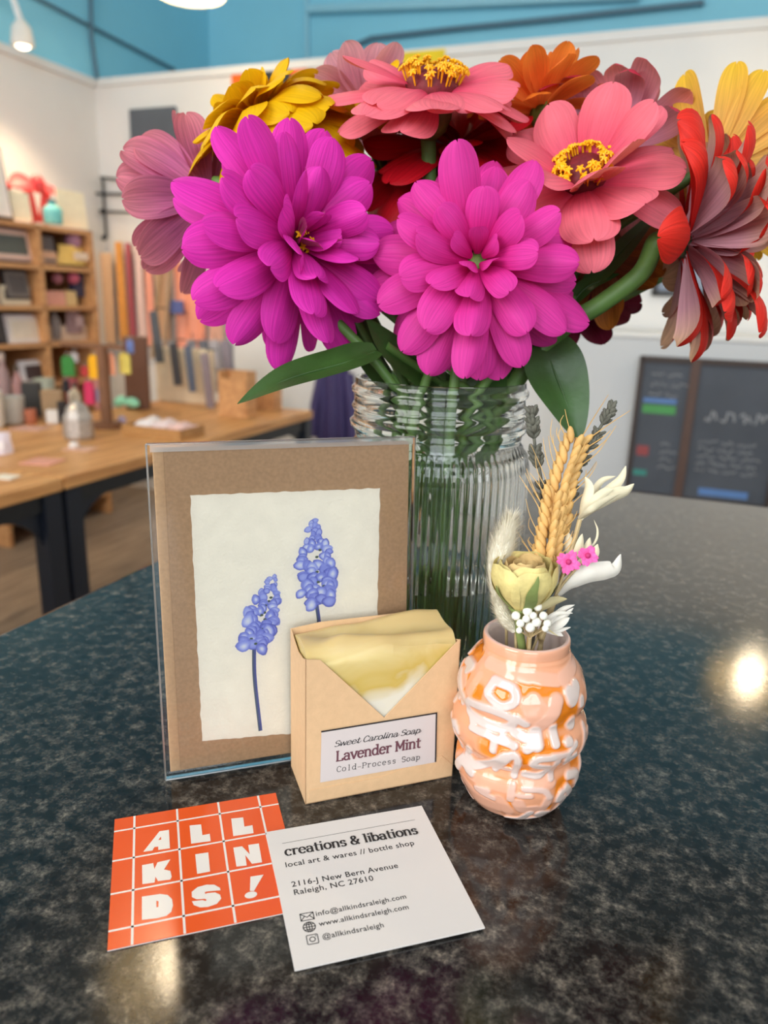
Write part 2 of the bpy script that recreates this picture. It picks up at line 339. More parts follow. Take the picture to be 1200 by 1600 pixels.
def fill(polys, z):
    """flat filled outlines with holes"""
    c = bpy.data.curves.new('outline', 'CURVE'); c.dimensions = '2D'; c.fill_mode = 'BOTH'
    for pl in polys:
        s = c.splines.new('POLY'); s.points.add(len(pl) - 1); s.use_cyclic_u = True
        for q, p in zip(s.points, pl): q.co = (p[0] * 1000, p[1] * 1000, 0, 1)
    o = bpy.data.objects.new('outline', c); COL.objects.link(o); dg = bpy.context.evaluated_depsgraph_get(); dg.update()
    me = bpy.data.meshes.new_from_object(o.evaluated_get(dg)); mb = MB().add([(v.co.x / 1000, v.co.y / 1000, z) for v in me.vertices], [tuple(p.vertices) for p in me.polygons])
    bpy.data.objects.remove(o); bpy.data.curves.remove(c); bpy.data.meshes.remove(me); return mb
def up_faces(mb):
    for i, f in enumerate(mb.f):
        a, b, c = (mb.v[k] for k in f[:3])
        if (b - a).cross(c - a).z < 0: mb.f[i] = f[::-1]
    return mb

# ------------------------------------------------------------------ the two business cards
SQ = .0635
def card_frame(x, y, yaw, z):
    u = V((math.cos(yaw), math.sin(yaw), 0)); n = V((-math.sin(yaw), math.cos(yaw), 0)); o = V((x, y, z)) + u * SQ / 2 - n * SQ / 2
    return Matrix(((u.x, n.x, 0, o.x), (u.y, n.y, 0, o.y), (0, 0, 1, o.z), (0, 0, 0, 1)))
M_orange = mat('orange_card_print', C(226, 86, 34), .18, spec=.5)
M_cardw = mat('white_card_stock', C(219, 213, 208), .55)
M_ink = mat('black_ink', C(38, 36, 38), .6)
M_white_ink = mat('white_ink', C(230, 222, 214), .3)
Mo = card_frame(-.1021, .2469, .309, CT)
oc = thing('business_card', 'square orange business card with white block lettering and grid lines', 'card', M=Mo)
TH = .0006
build('card_stock', MB().box((0, 0, TH * .3), (SQ, SQ, TH * .6)), M_cardw, oc, smooth=0)
of_ = build('orange_face', MB().box((0, 0, TH * .8), (SQ, SQ, TH * .4)), M_orange, oc, smooth=0)
g = MB(); zt = TH + .00004
for q in (-.3835, -.128, .1275, .383):
    a = q * SQ; g.add([(a - .0004, -SQ / 2, zt), (a + .0004, -SQ / 2, zt), (a + .0004, SQ / 2, zt), (a - .0004, SQ / 2, zt)], [(0, 1, 2, 3)])
    g.add([(-SQ / 2, a - .0004, zt), (SQ / 2, a - .0004, zt), (SQ / 2, a + .0004, zt), (-SQ / 2, a + .0004, zt)], [(0, 1, 2, 3)])
build('printed_grid', g, M_white_ink, of_, smooth=0)
Moi = Mo.inverted()
def oc_px(x, y): p = Moi @ on_z(160 + x / 4, 1230 + y / 4, CT + TH); return (p.x, p.y)
LT = [
 [[(255, 405), (357, 276), (416, 267), (422, 383), (349, 393), (349, 372), (325, 375), (313, 397)], [(349, 332), (366, 309), (368, 328)]],
 [[(545, 240), (617, 233), (625, 300), (671, 292), (677, 338), (555, 354)]],
 [[(805, 197), (880, 189), (887, 247), (938, 238), (945, 288), (818, 307)]],
 [[(248, 488), (318, 475), (325, 512), (345, 470), (425, 452), (385, 515), (425, 523), (433, 560), (424, 578), (348, 588), (332, 560), (326, 597), (250, 607)]],
 [[(580, 420), (662, 408), (673, 528), (592, 543)]],
 [[(818, 378), (873, 370), (921, 420), (911, 362), (978, 352), (998, 470), (935, 480), (893, 425), (902, 490), (838, 497)]],
 [[(247, 685), (360, 668), (408, 674), (435, 700), (441, 740), (430, 780), (400, 805), (340, 820), (247, 830)], [(337, 710), (351, 714), (350, 748), (338, 753)]],
 [[(735, 630), (700, 610), (650, 610), (595, 625), (558, 655), (560, 688), (590, 702), (640, 698), (652, 704), (646, 712), (625, 706), (560, 714), (572, 738), (610, 752), (660, 749), (715, 730), (743, 697), (735, 672), (705, 658), (660, 662), (642, 668), (640, 656), (660, 652), (738, 645)]],
 [[(925, 560), (1007, 547), (947, 650), (922, 649)]],
 [[(928 + 39 * math.cos(t) , 674 + 21 * math.sin(t) - 6 * math.cos(t)) for t in [i * PI / 10 for i in range(20)]]]]
g = MB()
for polys in LT: g.join(fill([[oc_px(*q) for q in pl] for pl in polys], zt + .00002))
build('printed_lettering', up_faces(g), M_white_ink, of_, smooth=0)

Mw = card_frame(-.04153, .24135, .296, CT + TH + .0002)
wc = thing('business_card', 'square white business card with black contact lines, overlapping the orange one', 'card', M=Mw)
ws_ = build('card_stock', MB().box((0, 0, TH / 2), (SQ, SQ, TH)), M_cardw, wc, smooth=0)
Mwi = Mw.inverted()
def wc_px(x, y): p = Mwi @ on_z(400 + x / 3.158, 1250 + y / 3.158, CT + 2 * TH); return V((p.x, p.y, 0))
zt = TH + .00005
h = fit_text(pen_text('creations & libations', .27, .10, .17), wc_px(143, 279), wc_px(803, 170), zt)
build('serif_lettering', up_faces(h), M_ink, ws_, smooth=0)
g = MB()
for t, a, b in (('local art & wares // bottle shop', (148, 335), (783, 224)), ('2116-J New Bern Avenue', (178, 432), (703, 336)), ('Raleigh, NC 27610', (190, 472), (582, 399)),
                ('info@allkindsraleigh.com', (298, 576), (743, 488)), ('www.allkindsraleigh.com', (312, 626), (755, 540)), ('@allkindsraleigh', (330, 690), (632, 630))):
    g.join(fit_text(sans(t, .008, 1.06), wc_px(*a), wc_px(*b), zt))
build('contact_lettering', up_faces(g), M_ink, ws_, smooth=0)
def line(mb, pts, w, z, close=False):
    pts = [V((p[0], p[1], 0)) for p in pts]
    if close: pts = pts + [pts[0]]
    for a, b in zip(pts, pts[1:]):
        d = (b - a).normalized(); n = V((-d.y, d.x, 0)) * w / 2; e = d * w * .4
        mb.add([p + V((0, 0, z)) for p in (a - e - n, b + e - n, b + e + n, a - e + n)], [(0, 1, 2, 3)])
    return mb
g = MB(); line(g, [wc_px(130, 217), wc_px(783, 100)], .00016, zt)
build('printed_rule', up_faces(g), M_ink, ws_, smooth=0)
ex = (wc_px(700, 400) - wc_px(300, 470)); ex.normalize(); ey = V((-ex.y, ex.x, 0))
g = MB(); c0 = wc_px(252, 578)
def loc2(c, x, y): return c + ex * x * .001 + ey * y * .001
line(g, [loc2(c0, *q) for q in ((-2.2, -1.5), (2.2, -1.5), (2.2, 1.5), (-2.2, 1.5))], .0003, zt, True); line(g, [loc2(c0, *q) for q in ((-2.2, 1.4), (0, -.3), (2.2, 1.4))], .0003, zt); line(g, [loc2(c0, *q) for q in ((-2.2, -1.4), (-.8, .3))], .0003, zt); line(g, [loc2(c0, *q) for q in ((2.2, -1.4), (.8, .3))], .0003, zt)
build('envelope_icon', up_faces(g), M_ink, ws_, smooth=0)
g = MB(); c0 = wc_px(263, 629)
for rx in (2.0, .9): line(g, [loc2(c0, rx * math.cos(t), 2.0 * math.sin(t)) for t in [i * PI / 10 for i in range(20)]], .0003, zt, True)
line(g, [loc2(c0, 0, -2), loc2(c0, 0, 2)], .0003, zt)
for y, x in ((0, 2), (1.05, 1.7), (-1.05, 1.7)): line(g, [loc2(c0, -x, y), loc2(c0, x, y)], .0003, zt)
build('globe_icon', up_faces(g), M_ink, ws_, smooth=0)
g = MB(); c0 = wc_px(279, 690)
line(g, [loc2(c0, *q) for q in ((-1.5, -1.8), (1.5, -1.8), (1.8, -1.5), (1.8, 1.5), (1.5, 1.8), (-1.5, 1.8), (-1.8, 1.5), (-1.8, -1.5))], .0003, zt, True)
line(g, [loc2(c0, .9 * math.cos(t), .9 * math.sin(t)) for t in [i * PI / 8 for i in range(16)]], .0003, zt, True); line(g, [loc2(c0, 1.05, 1.1), loc2(c0, 1.35, 1.1)], .0003, zt)
build('camera_icon', up_faces(g), M_ink, ws_, smooth=0)

# ------------------------------------------------------------------ greeting card in its clear sleeve
GY, GL_ = R(18.5), R(4.0)
_e = V((math.cos(GY), math.sin(GY), 0)); _n0 = V((-math.sin(GY), math.cos(GY), 0)); _v = _n0 * math.sin(GL_) + V((0, 0, 1)) * math.cos(GL_); _n = _e.cross(_v)   # _n faces the lens
_o = on_z(262, 1220, CT) + V((0, 0, .0004))
Mg = Matrix(((_e.x, _v.x, _n.x, _o.x), (_e.y, _v.y, _n.y, _o.y), (_e.z, _v.z, _n.z, _o.z), (0, 0, 0, 1)))
Mgi = Mg.inverted()
def gc_px(x, y):                 # point of the card's front where a sight line meets it
    o = Mgi @ EYE; d = (Mgi.to_3x3() @ ray(x, y)); t = -o.z / d.z; return V((o.x + d.x * t, o.y + d.y * t, 0))
gc = thing('greeting_card', 'kraft greeting card with blue flower print in a clear sleeve', 'card', M=Mg)
M_kraft = mat('kraft_paper', C(174, 139, 104), .75, var=.10, vs=700, bump=.1, bs=1500)
M_kraft2 = mat('kraft_envelope_paper', C(186, 150, 112), .75, var=.08, vs=600)
M_cream = mat('cream_handmade_paper', C(242, 234, 216), .8, var=.03, vs=120, bump=.25, bs=700)
GW, GH = .108, .1425
build('card', MB().box((GW / 2 + .0025, GH / 2 + .0015, -.0009), (GW - .006, GH - .004, .0010)), M_kraft, gc, bevel=.0003)
build('envelope', MB().box((GW / 2 - .0004, GH / 2 + .001, -.0024), (GW - .0035, GH - .003, .0014)), M_kraft2, gc, bevel=.0004)
c4 = [gc_px(*q) for q in ((297, 774), (594, 763), (586, 1135), (316, 1158))]
pts = []
for i in range(4):
    a, b = c4[i], c4[(i + 1) % 4]
    n_ = (b - a).normalized(); n_ = V((-n_.y, n_.x, 0))
    for k in range(60):
        t = k / 60; pts.append(a.lerp(b, t) + n_ * (.0005 * (mnoise.noise(V((i * 9 + t * 22, 3, 1))) + .8 * mnoise.noise(V((i * 5 + t * 60, 1, 7))))))
pts = pts[::-1]
dp_ = build('deckle_edged_paper', MB().prism([(p.x, p.y) for p in pts], -.0004, -.0001), M_cream, gc, smooth=0)
M_print = attr_mat('blue_flower_ink', 'ink', [(0, C(78, 92, 76)), (.12, C(78, 84, 150)), (.35, C(104, 112, 196)), (.6, C(150, 160, 222)), (.85, C(206, 212, 232)), (1, C(226, 226, 224))], .8)
def muscari(top, base, stem, wid, n):
    r2 = random.Random(n); top, base = gc_px(*top), gc_px(*base); ax = base - top; L = ax.length; ax.normalize(); sd = V((-ax.y, ax.x, 0)); mb = MB(); z = -.00006
    st = [gc_px(*q) for q in stem]; s = spline(st, 6); k0 = len(mb.v)
    for a, b in zip(s, s[1:]):
        d = (b - a).normalized(); n_ = V((-d.y, d.x, 0)) * .00085
        mb.add([p + V((0, 0, z)) for p in (a - n_, b - n_, b + n_, a + n_)], [(0, 1, 2, 3)], None, [.02, .02, .14, .14])
    N = 64
    for i in range(N):
        t = (i / N) ** .9; row = t * L; ws = wid * (.16 + .84 * min(1, t * 1.9)) * (1 if t < .9 else .8); sgn = (-1) ** i
        c = top + ax * (row + r2.uniform(-.0006, .0006)) + sd * (sgn * ws * r2.uniform(.1, .95)); rr = .0011 + .0015 * min(1, t * 1.6); rr *= r2.uniform(.8, 1.15)
        ang = r2.uniform(-.5, .5) + (PI / 2 if r2.random() < .5 else 0); z += .000001
        vs = [c + V((0, 0, z))]; at = [.98 if t > .25 and r2.random() < .7 else .65]; nn = 12
        for ring, rv in ((.55, .74 - .25 * r2.random()), (1.0, .40 - .26 * r2.random())):
            for k in range(nn):
                a = 2 * PI * k / nn; q = V((math.cos(a) * rr * ring * 1.15 * (1 + .12 * math.sin(3 * a + i)), math.sin(a) * rr * ring * .9, 0)); q = V((q.x * math.cos(ang) - q.y * math.sin(ang), q.x * math.sin(ang) + q.y * math.cos(ang), 0))
                vs.append(c + q + V((0, 0, z))); at.append(rv + (.15 if ring == 1 and k < 5 else 0))
        fs = [(0, 1 + k, 1 + (k + 1) % nn) for k in range(nn)] + [(1 + k, 1 + nn + k, 1 + nn + (k + 1) % nn, 1 + (k + 1) % nn) for k in range(nn)]
        mb.add(vs, fs, None, at)
        if i > 12 and i % 4 == 0:
            z += .000001; q = c - sd * (sgn * ws * .5); mb.add([q + V((.0008 * math.cos(a), .0006 * math.sin(a), z)) for a in [k * PI / 3 for k in range(6)]], [tuple(range(6))], None, [.0] * 6)
    return up_faces(mb)
build('printed_flower', muscari((490, 814), (497, 945), [(494, 940), (498, 968), (500, 1000)], .0082, 11), M_print, dp_, smooth=0, attr='ink')
build('printed_flower', muscari((426, 901), (397, 1014), [(397, 1005), (398, 1060), (407, 1142)], .0075, 12), M_print, dp_, smooth=0, attr='ink')
M_film = clear_film('clear_sleeve_film', 0, .05)
M_seam = clear_film('clear_sleeve_fold', .30, .30)
sl_ = build('clear_sleeve', MB().box((GW / 2 + .0006, GH / 2 + .0008, -.0014), (GW + .0028, GH + .0014, .0042)), M_film, gc, bevel=.0006)
g = MB()
for a, b in (((-.0008, .0006, -.0034), (-.0008, GH + .001, -.0034)), ((-.0008, .0006, .0006), (-.0008, GH + .001, .0006)), ((-.0008, GH + .0012, -.0006), (GW + .002, GH + .0012, -.0006)), ((GW + .002, .0006, 0), (GW + .002, GH + .001, 0)), ((-.0008, .0004, .0006), (GW + .002, .0004, .0006))): g.tube([a, b], .0004, 6)
g.add([(.0005, GH - .0018, .00075), (GW + .001, GH - .0018, .00075), (GW + .001, GH + .001, .00075), (.0005, GH + .001, .00075)], [(0, 1, 2, 3)])
build('sleeve_fold', g, M_seam, sl_, smooth=0)

# ------------------------------------------------------------------ soap in its paper wrapper
SY = R(19.6); SFL = on_z(477, 1258, CT)
sw, sd_, sh = .0658, .0272, .0655
sp = thing('soap_box', 'kraft paper soap wrapper with V-cut front and printed label', 'soap box', SFL + V((0, 0, .0003)), SY)
M_wrap = mat('tan_wrapper_paper', C(216, 179, 137), .7, var=.04, vs=300, bump=.08, bs=900)
th = .0004
def panel(pts, ax, at, t):     # flat sheet with thickness; ax 'y' front and back, 'x' sides
    mb = MB()
    mb.prism(pts, 0, t, Matrix(((1, 0, 0, 0), (0, 0, 1, at), (0, 1, 0, 0), (0, 0, 0, 1))) if ax == 'y' else Matrix(((0, 0, 1, at), (1, 0, 0, 0), (0, 1, 0, 0), (0, 0, 0, 1))))
    return mb
build('front_panel', panel([(0, 0), (sw, 0), (sw, sh), (sw * .975, sh - .0008), (sw * .505, .0345), (sw * .09, sh - .001), (0, sh)], 'y', 0, th), M_wrap, sp, smooth=0)
build('back_panel', panel([(0, 0), (sw, 0), (sw, sh + .001), (sw * .8, sh + .0025), (sw * .2, sh + .0025), (0, sh + .001)], 'y', sd_ - th, th), M_wrap, sp, smooth=0)
for x in (0, sw - th):
    build('side_panel', panel([(0, 0), (sd_, 0), (sd_, sh + .001), (sd_ * .8, sh - .001), (sd_ * .5, sh - .003), (sd_ * .2, sh - .002), (0, sh)], 'x', x, th), M_wrap, sp, smooth=0)
build('bottom_panel', MB().box((sw / 2, sd_ / 2, th / 2), (sw, sd_, th)), M_wrap, sp, smooth=0)
build('bottom_flap', panel([(.0015, .0006), (sw - .0004, .0006), (sw - .0004, .0062), (sw - .006, .0118), (sw * .5, .0066), (.0015, .0064)], 'y', -.00022, .0002), M_wrap, sp, smooth=0)
Msi = sp.matrix_basis.inverted() if False else (Matrix.Translation(SFL + V((0, 0, .0003))) @ Matrix.Rotation(SY, 4, 'Z')).inverted()
def sp_px(x, y):                # point of the wrapper's front panel, as (along, up)
    o = Msi @ EYE; d = Msi.to_3x3() @ ray(x, y); t = -o.y / d.y; q = o + d * t; return V((q.x, q.z, 0))
lab = [sp_px(*q) for q in ((502, 1143), (683, 1113), (681, 1190), (500, 1222))]
Mlab = Matrix(((1, 0, 0, 0), (0, 0, -1, -.00035), (0, 1, 0, 0), (0, 0, 0, 1)))       # label plane: x along, y up, z to the lens
M_label = mat('pale_grey_label', C(206, 196, 193), .6)
g = MB().prism([(p.x, p.y) for p in lab][::-1], -.0001, 0, Mlab); lb = build('label', g, M_label, sp, smooth=0)
def on_label(name, mb, m): up_faces(mb); build(name, mb.tr(Mlab), m, lb, smooth=0)
def ffx(a): return 440 + a / 4
def ffy(b): return 930 + b / 4
def lp(a, b): return sp_px(ffx(a), ffy(b))
g = MB(); line(g, [lp(250, 850), lp(966, 734), lp(960, 1036)], .0007, .00005); on_label('black_border', g, M_ink)
M_plum = mat('plum_ink', C(104, 62, 72), .6)
on_label('bold_lettering', fit_text(pen_text('Lavender Mint', .26, .17, .2), lp(338, 1036), lp(866, 946), .00006), M_plum)
on_label('typewriter_lettering', fit_text(pen_text('Cold-Process Soap', .13, .11, .2, mono=1.1), lp(342, 1102), lp(860, 1022), .00006, sy=.00175), M_ink)
on_label('script_lettering', fit_text(pen_text('Sweet Carolina Soap', .16, .11, 0, .28, link=True), lp(328, 945), lp(872, 853), .00006, sy=.0018), M_ink)
# the bar itself
sb = MB(); hx, hy = sw / 2 - .0012, sd_ / 2 - .001
def soap_top(a, b):
    x = (a - .5) * 2; y = (b - .5) * 2
    h = .0675 + .0014 * x + .0018 * math.sin(3.2 * a + 5 * b) * (1 - .4 * abs(x)) + .0016 * mnoise.noise(V((a * 4, b * 2.5, 2))) - .003 * max(0, abs(y) - .75) * 2 - .0035 * max(0, x - .72)
    h += -.0030 * math.exp(-((y + .95) / .25) ** 2) * (1 + .4 * math.sin(a * 9)) + .0016 * math.exp(-((a - .25) / .09) ** 2 - ((b - .35) / .16) ** 2) - .0014 * math.exp(-((a - .62) / .16) ** 2 - ((b - .45) / .2) ** 2)
    return h
NU, NV = 48, 22
def soap_pt(i, j):
    a, b = i, j; q = soap_top(a, b); e = .003
    x = (a - .5) * 2 * hx; y = (b - .5) * 2 * hy; return V((sw / 2 + x, sd_ / 2 + y, q))
sb.grid(soap_pt, NU, NV)
nb = len(sb.v); ring = [i * (NV + 1) for i in range(NU + 1)] + [NU * (NV + 1) + j for j in range(1, NV + 1)] + [i * (NV + 1) + NV for i in range(NU - 1, -1, -1)] + [j for j in range(NV - 1, 0, -1)]
prev = ring
for z in (.060, .045, .03, .015, .0015):
    k0 = len(sb.v); sb.v += [V((sb.v[i].x, sb.v[i].y, z)) for i in ring]; cur = list(range(k0, k0 + len(ring)))
    m_ = len(ring); sb.f += [[prev[i], cur[i], cur[(i + 1) % m_], prev[(i + 1) % m_]] for i in range(m_)]; prev = cur
sb.f.append(prev[::-1])
m = bpy.data.materials.new('cream_swirl_soap'); m.use_nodes = True; nt = m.node_tree; b_ = nt.nodes['Principled BSDF']
tc = nd(nt, 'ShaderNodeTexCoord'); n1 = nd(nt, 'ShaderNodeTexNoise'); n1.inputs['Scale'].default_value = 38; n1.inputs['Detail'].default_value = 3; n1.inputs['Distortion'].default_value = 1.2
nt.links.new(tc.outputs['Object'], n1.inputs[0]); r_ = nd(nt, 'ShaderNodeValToRGB'); e = r_.color_ramp.elements; e.new(.5)
e[0].position = .36; e[0].color = C(222, 216, 198); e[1].position = .60; e[1].color = C(200, 172, 88); e[2].position = 1.0; e[2].color = C(222, 202, 142)
sx_ = nd(nt, 'ShaderNodeSeparateXYZ'); nt.links.new(tc.outputs['Object'], sx_.inputs[0]); mr = nd(nt, 'ShaderNodeMapRange'); mr.inputs[1].default_value = .0615; mr.inputs[2].default_value = .0675
nt.links.new(sx_.outputs['Z'], mr.inputs[0]); mx = nd(nt, 'ShaderNodeMix', data_type='RGBA'); nt.links.new(mr.outputs[0], mx.inputs[0]); mz = nd(nt, 'ShaderNodeMath', operation='MULTIPLY_ADD'); mz.inputs[1].default_value = 24; mz.inputs[2].default_value = -1.08; nt.links.new(sx_.outputs['Z'], mz.inputs[0]); mz2 = nd(nt, 'ShaderNodeMath', operation='ADD'); nt.links.new(mz.outputs[0], mz2.inputs[0]); nt.links.new(n1.outputs['Fac'], mz2.inputs[1]); nt.links.new(mz2.outputs[0], r_.inputs[0]); nt.links.new(r_.outputs[0], mx.inputs[6]); mx.inputs[7].default_value = C(205, 178, 122)
nt.links.new(mx.outputs[2], b_.inputs['Base Color']); b_.inputs['Roughness'].default_value = .42; b_.inputs['Subsurface Weight'].default_value = .25; b_.inputs['Subsurface Radius'].default_value = (.006, .004, .002); b_.inputs['Subsurface Scale'].default_value = 1
solo('soap_bar', 'cream and yellow soap bar with wavy top showing above its paper wrapper', 'soap', sb, m, SFL + V((0, 0, .0007)), SY, smooth=60)
# ------------------------------------------------------------------ glass jar and water
JX, JY = .0262, .3765
JL = V((JX, JY, CT + .0003))
M_glass = mat('clear_glass', (.965, .985, .965, 1), .0, trans=1, ior=1.46)
def jar_r(z, a):                 # outer radius
    prof = [(0, .040), (.002, .0425), (.006, .0445), (.012, .0452), (.118, .0452), (.126, .0440), (.1305, .0415), (.1335, .0402), (.1365, .0408), (.1395, .0428), (.1415, .0430), (.1435, .0412), (.146, .0410), (.1478, .0418), (.1492, .0424), (.1508, .0412), (.1545, .0410), (.1565, .0424), (.1582, .0424), (.1600, .0410), (.163, .0408)]
    for (z0, r0), (z1, r1) in zip(prof, prof[1:]):
        if z0 <= z <= z1:
            t = (z - z0) / (z1 - z0); t = t * t * (3 - 2 * t); r = r0 + (r1 - r0) * t; break
    else: r = prof[-1][1]
    w = max(0, min(1, (z - .008) / .006)) * max(0, min(1, (.1325 - z) / .008))
    return r * 1.045 + .00055 * w * math.cos(70 * a)
jz = [0, .001, .002, .004, .006, .008, .010, .012, .014] + [.014 + .104 * i / 10 for i in range(1, 11)] + [.120 + .0012 * i for i in range(0, 37)]
jz = sorted(set(round(min(z, .163), 5) for z in jz))
n = 420; vs = []; fs = []
for z in jz:
    for k in range(n):
        a = 2 * PI * k / n; r = jar_r(z, a); vs.append((r * math.cos(a), r * math.sin(a), z))
inner = [(q0 * 1.045, q1) for q0, q1 in [(.0395, .1632), (.0385, .1628), (.0383, .155), (.0383, .137), (.0386, .133), (.0405, .128), (.0425, .120), (.0426, .014), (.0415, .009), (.038, .0065), (.02, .006)]]
for r, z in inner:
    for k in range(n): a = 2 * PI * k / n; vs.append((r * math.cos(a), r * math.sin(a), z))
rows = len(jz) + len(inner)
fs = [(i * n + k, i * n + (k + 1) % n, (i + 1) * n + (k + 1) % n, (i + 1) * n + k) for i in range(rows - 1) for k in range(n)]
fs.append(tuple(range(n - 1, -1, -1))); fs.append(tuple(range((rows - 1) * n, rows * n)))
jar = solo('glass_jar', 'ribbed clear glass jar holding the zinnia bouquet', 'jar', MB().add(vs, fs), M_glass, JL, smooth=50)
WZ = .064
wat = MB().lathe([(q0 * 1.045, q1) for q0, q1 in [(.0001, .0060), (.02, .00598), (.038, .00645), (.0416, .009), (.04275, .014), (.04275, WZ), (.041, WZ - .0004), (.0001, WZ - .0005)]], 96)
tag(solo('jar_water', 'clear water in the bottom of the ribbed glass jar', 'water', wat, mat('water', (.96, .98, .95, 1), 0, trans=1, ior=1.333), JL, smooth=50), kind='stuff')

# ------------------------------------------------------------------ lumpy ceramic vase
VX, VY = .0580, .2700
prof = [(.0001, 0), (.010, 0), (.0135, .0006), (.0168, .003), (.0200, .008), (.0226, .014), (.0238, .019), (.0238, .024), (.0226, .0275), (.0221, .0295), (.0232, .032), (.0252, .036), (.0257, .040), (.0250, .044), (.0230, .048), (.0222, .0505), (.0231, .053), (.0236, .057), (.0226, .062), (.0206, .067), (.0182, .071), (.0166, .0735), (.0162, .0765), (.0163, .0795), (.0160, .0806)]
prof = [(q0 * 1.05, q1 * .925) for q0, q1 in prof]
def vr(z):
    for (r0, z0), (r1, z1) in zip(prof, prof[1:]):
        if z0 <= z <= z1: return r0 + (r1 - r0) * (z - z0) / max(1e-6, z1 - z0)
    return prof[-1][0]
# raised squiggles, traced on the vase's face as (across, down) in its own picture and wrapped on
def vz(a, b):                    # crop units -> (angle from the lens side, height)
    z = (1480 - b) / (1480 - 225) * .0735; z = max(.002, min(.0735, z)); xc = 600 - (1480 - b) / 1255 * 95; w = vr(z) / .0270 * 466
    return (math.asin(max(-.97, min(.97, (a - xc) / w))), z)
ST = [  # (half width mm, height, points)
 (1.5, 1, [(230, 410), (320, 420), (335, 490), (260, 545), (195, 500), (215, 440), (230, 410)]), (1.7, 1, [(130, 610), (210, 590), (325, 610), (325, 685), (220, 712), (130, 685), (125, 630)]),
 (2.6, .62, [(405, 505), (440, 590), (480, 640)]), (2.6, .7, [(590, 490), (560, 580), (500, 650)]), (2.6, .6, [(440, 480), (520, 560)]), (1.5, 1, [(345, 600), (410, 640)]), (1.7, 1, [(355, 705), (420, 730)]),
 (1.6, 1, [(590, 670), (615, 770)]), (2.4, 1, [(735, 680), (740, 682)]), (1.8, 1, [(712, 780), (722, 782)]), (1.6, 1, [(802, 535), (808, 570)]), (2.4, 1, [(690, 455), (720, 510), (745, 440)]), (2.2, 1, [(480, 690), (490, 770)]), (1.7, 1, [(430, 795), (490, 750)]),
 (1.3, 1, [(140, 770), (235, 770), (240, 850)]), (1.3, 1, [(240, 770), (355, 782)]), (1.3, 1, [(290, 745), (350, 790)]), (1.6, 1, [(155, 940), (190, 1050), (250, 1000), (300, 880), (335, 860)]), (1.3, 1, [(300, 1010), (335, 850), (385, 880), (405, 1030)]), (1.0, .9, [(310, 990), (390, 990)]),
 (1.4, 1, [(610, 860), (510, 862), (482, 905), (540, 930), (605, 955), (560, 1020), (465, 1010)]), (1.4, .95, [(645, 860), (645, 1050)]), (1.3, .95, [(600, 850), (700, 860)]), (1.3, 1, [(775, 810), (720, 870), (735, 955), (795, 925)]), (1.1, 1, [(720, 905), (785, 890)]),
 (1.4, .9, [(870, 750), (830, 950)]), (1.4, .8, [(905, 830), (960, 835), (950, 960), (885, 985), (900, 880)]), (1.3, .85, [(270, 1180), (225, 1205), (310, 1230)]), (1.4, .8, [(395, 1090), (400, 1200)]), (1.2, .9, [(470, 1110), (600, 1125), (655, 1190)]), (1.1, .8, [(440, 1160), (520, 1165)]),
 (1.9, 1, [(750, 1190), (740, 1230), (795, 1280), (755, 1430)]), (1.6, 1, [(790, 1165), (855, 1260)]), (1.8, 1, [(805, 1085), (880, 1120), (910, 1220)]), (1.4, .9, [(940, 1050), (920, 1130)]), (2.2, 1, [(640, 1360), (690, 1400), (600, 1480)]), (1.7, 1, [(470, 1440), (530, 1420), (560, 1340)]), (2.2, .7, [(455, 1230), (500, 1290), (580, 1290)]), (2.0, .75, [(650, 1200), (640, 1290)]),
 (4.0, .6, [(180, 1260), (330, 1330)]), (3.6, .6, [(240, 1370), (400, 1440)]), (2.6, .55, [(180, 1130), (350, 1120)]), (2.8, .6, [(480, 1050), (640, 1080)]), (2.2, .62, [(230, 330), (420, 350)]), (2.0, .62, [(420, 345), (600, 375)]), (2.2, .66, [(640, 375), (780, 330)]), (1.6, .55, [(860, 480), (880, 640)]), (1.6, .5, [(110, 560), (170, 420)]), (2.0, .55, [(820, 1300), (900, 1260)]), (2.4, .6, [(340, 1230), (420, 1330)])]
r2 = random.Random(5)
for _ in range(44):               # the side turned away carries the same kind of squiggles
    t = r2.uniform(1.35, 2 * PI - 1.35); z = r2.uniform(.006, .070); q = []
    for k in range(4): q.append((t, z)); t += r2.uniform(-.28, .28); z = max(.003, min(.072, z + r2.uniform(-.006, .006)))
    ST.append((r2.uniform(1.3, 2.2), r2.choice((1, 1, .62)), q, 1))
SG = []
for s in ST:
    pl = s[2] if len(s) == 4 else [vz(p_.x, p_.y) for p_ in (spline([(q[0], q[1], 0) for q in s[2]], 3) if len(s[2]) > 2 else [V((q[0], q[1], 0)) for q in s[2]])]
    for a, b in zip(pl, pl[1:]): SG.append((s[0] * .001, s[1], a, b))
def relief(t, z, r):
    best = .0
    for w, hgt, a, b in SG:
        if min(a[1], b[1]) - .006 > z or max(a[1], b[1]) + .006 < z: continue
        ax, bx = (a[0] - t), (b[0] - t)
        ax, bx = ((ax + PI) % (2 * PI) - PI) * r, ((bx + PI) % (2 * PI) - PI) * r
        if min(abs(ax), abs(bx)) > .016: continue
        dx, dz = bx - ax, b[1] - a[1]; l2 = dx * dx + dz * dz + 1e-12; k = max(0, min(1, -(ax * dx + (a[1] - z) * dz) / l2))
        d = math.hypot(ax + dx * k, a[1] - z + dz * k); q = max(0, min(1, (w * 1.62 - d) / (w * .8))); q = q * q * (3 - 2 * q) * hgt
        best = max(best, q)
    return best
PT = []
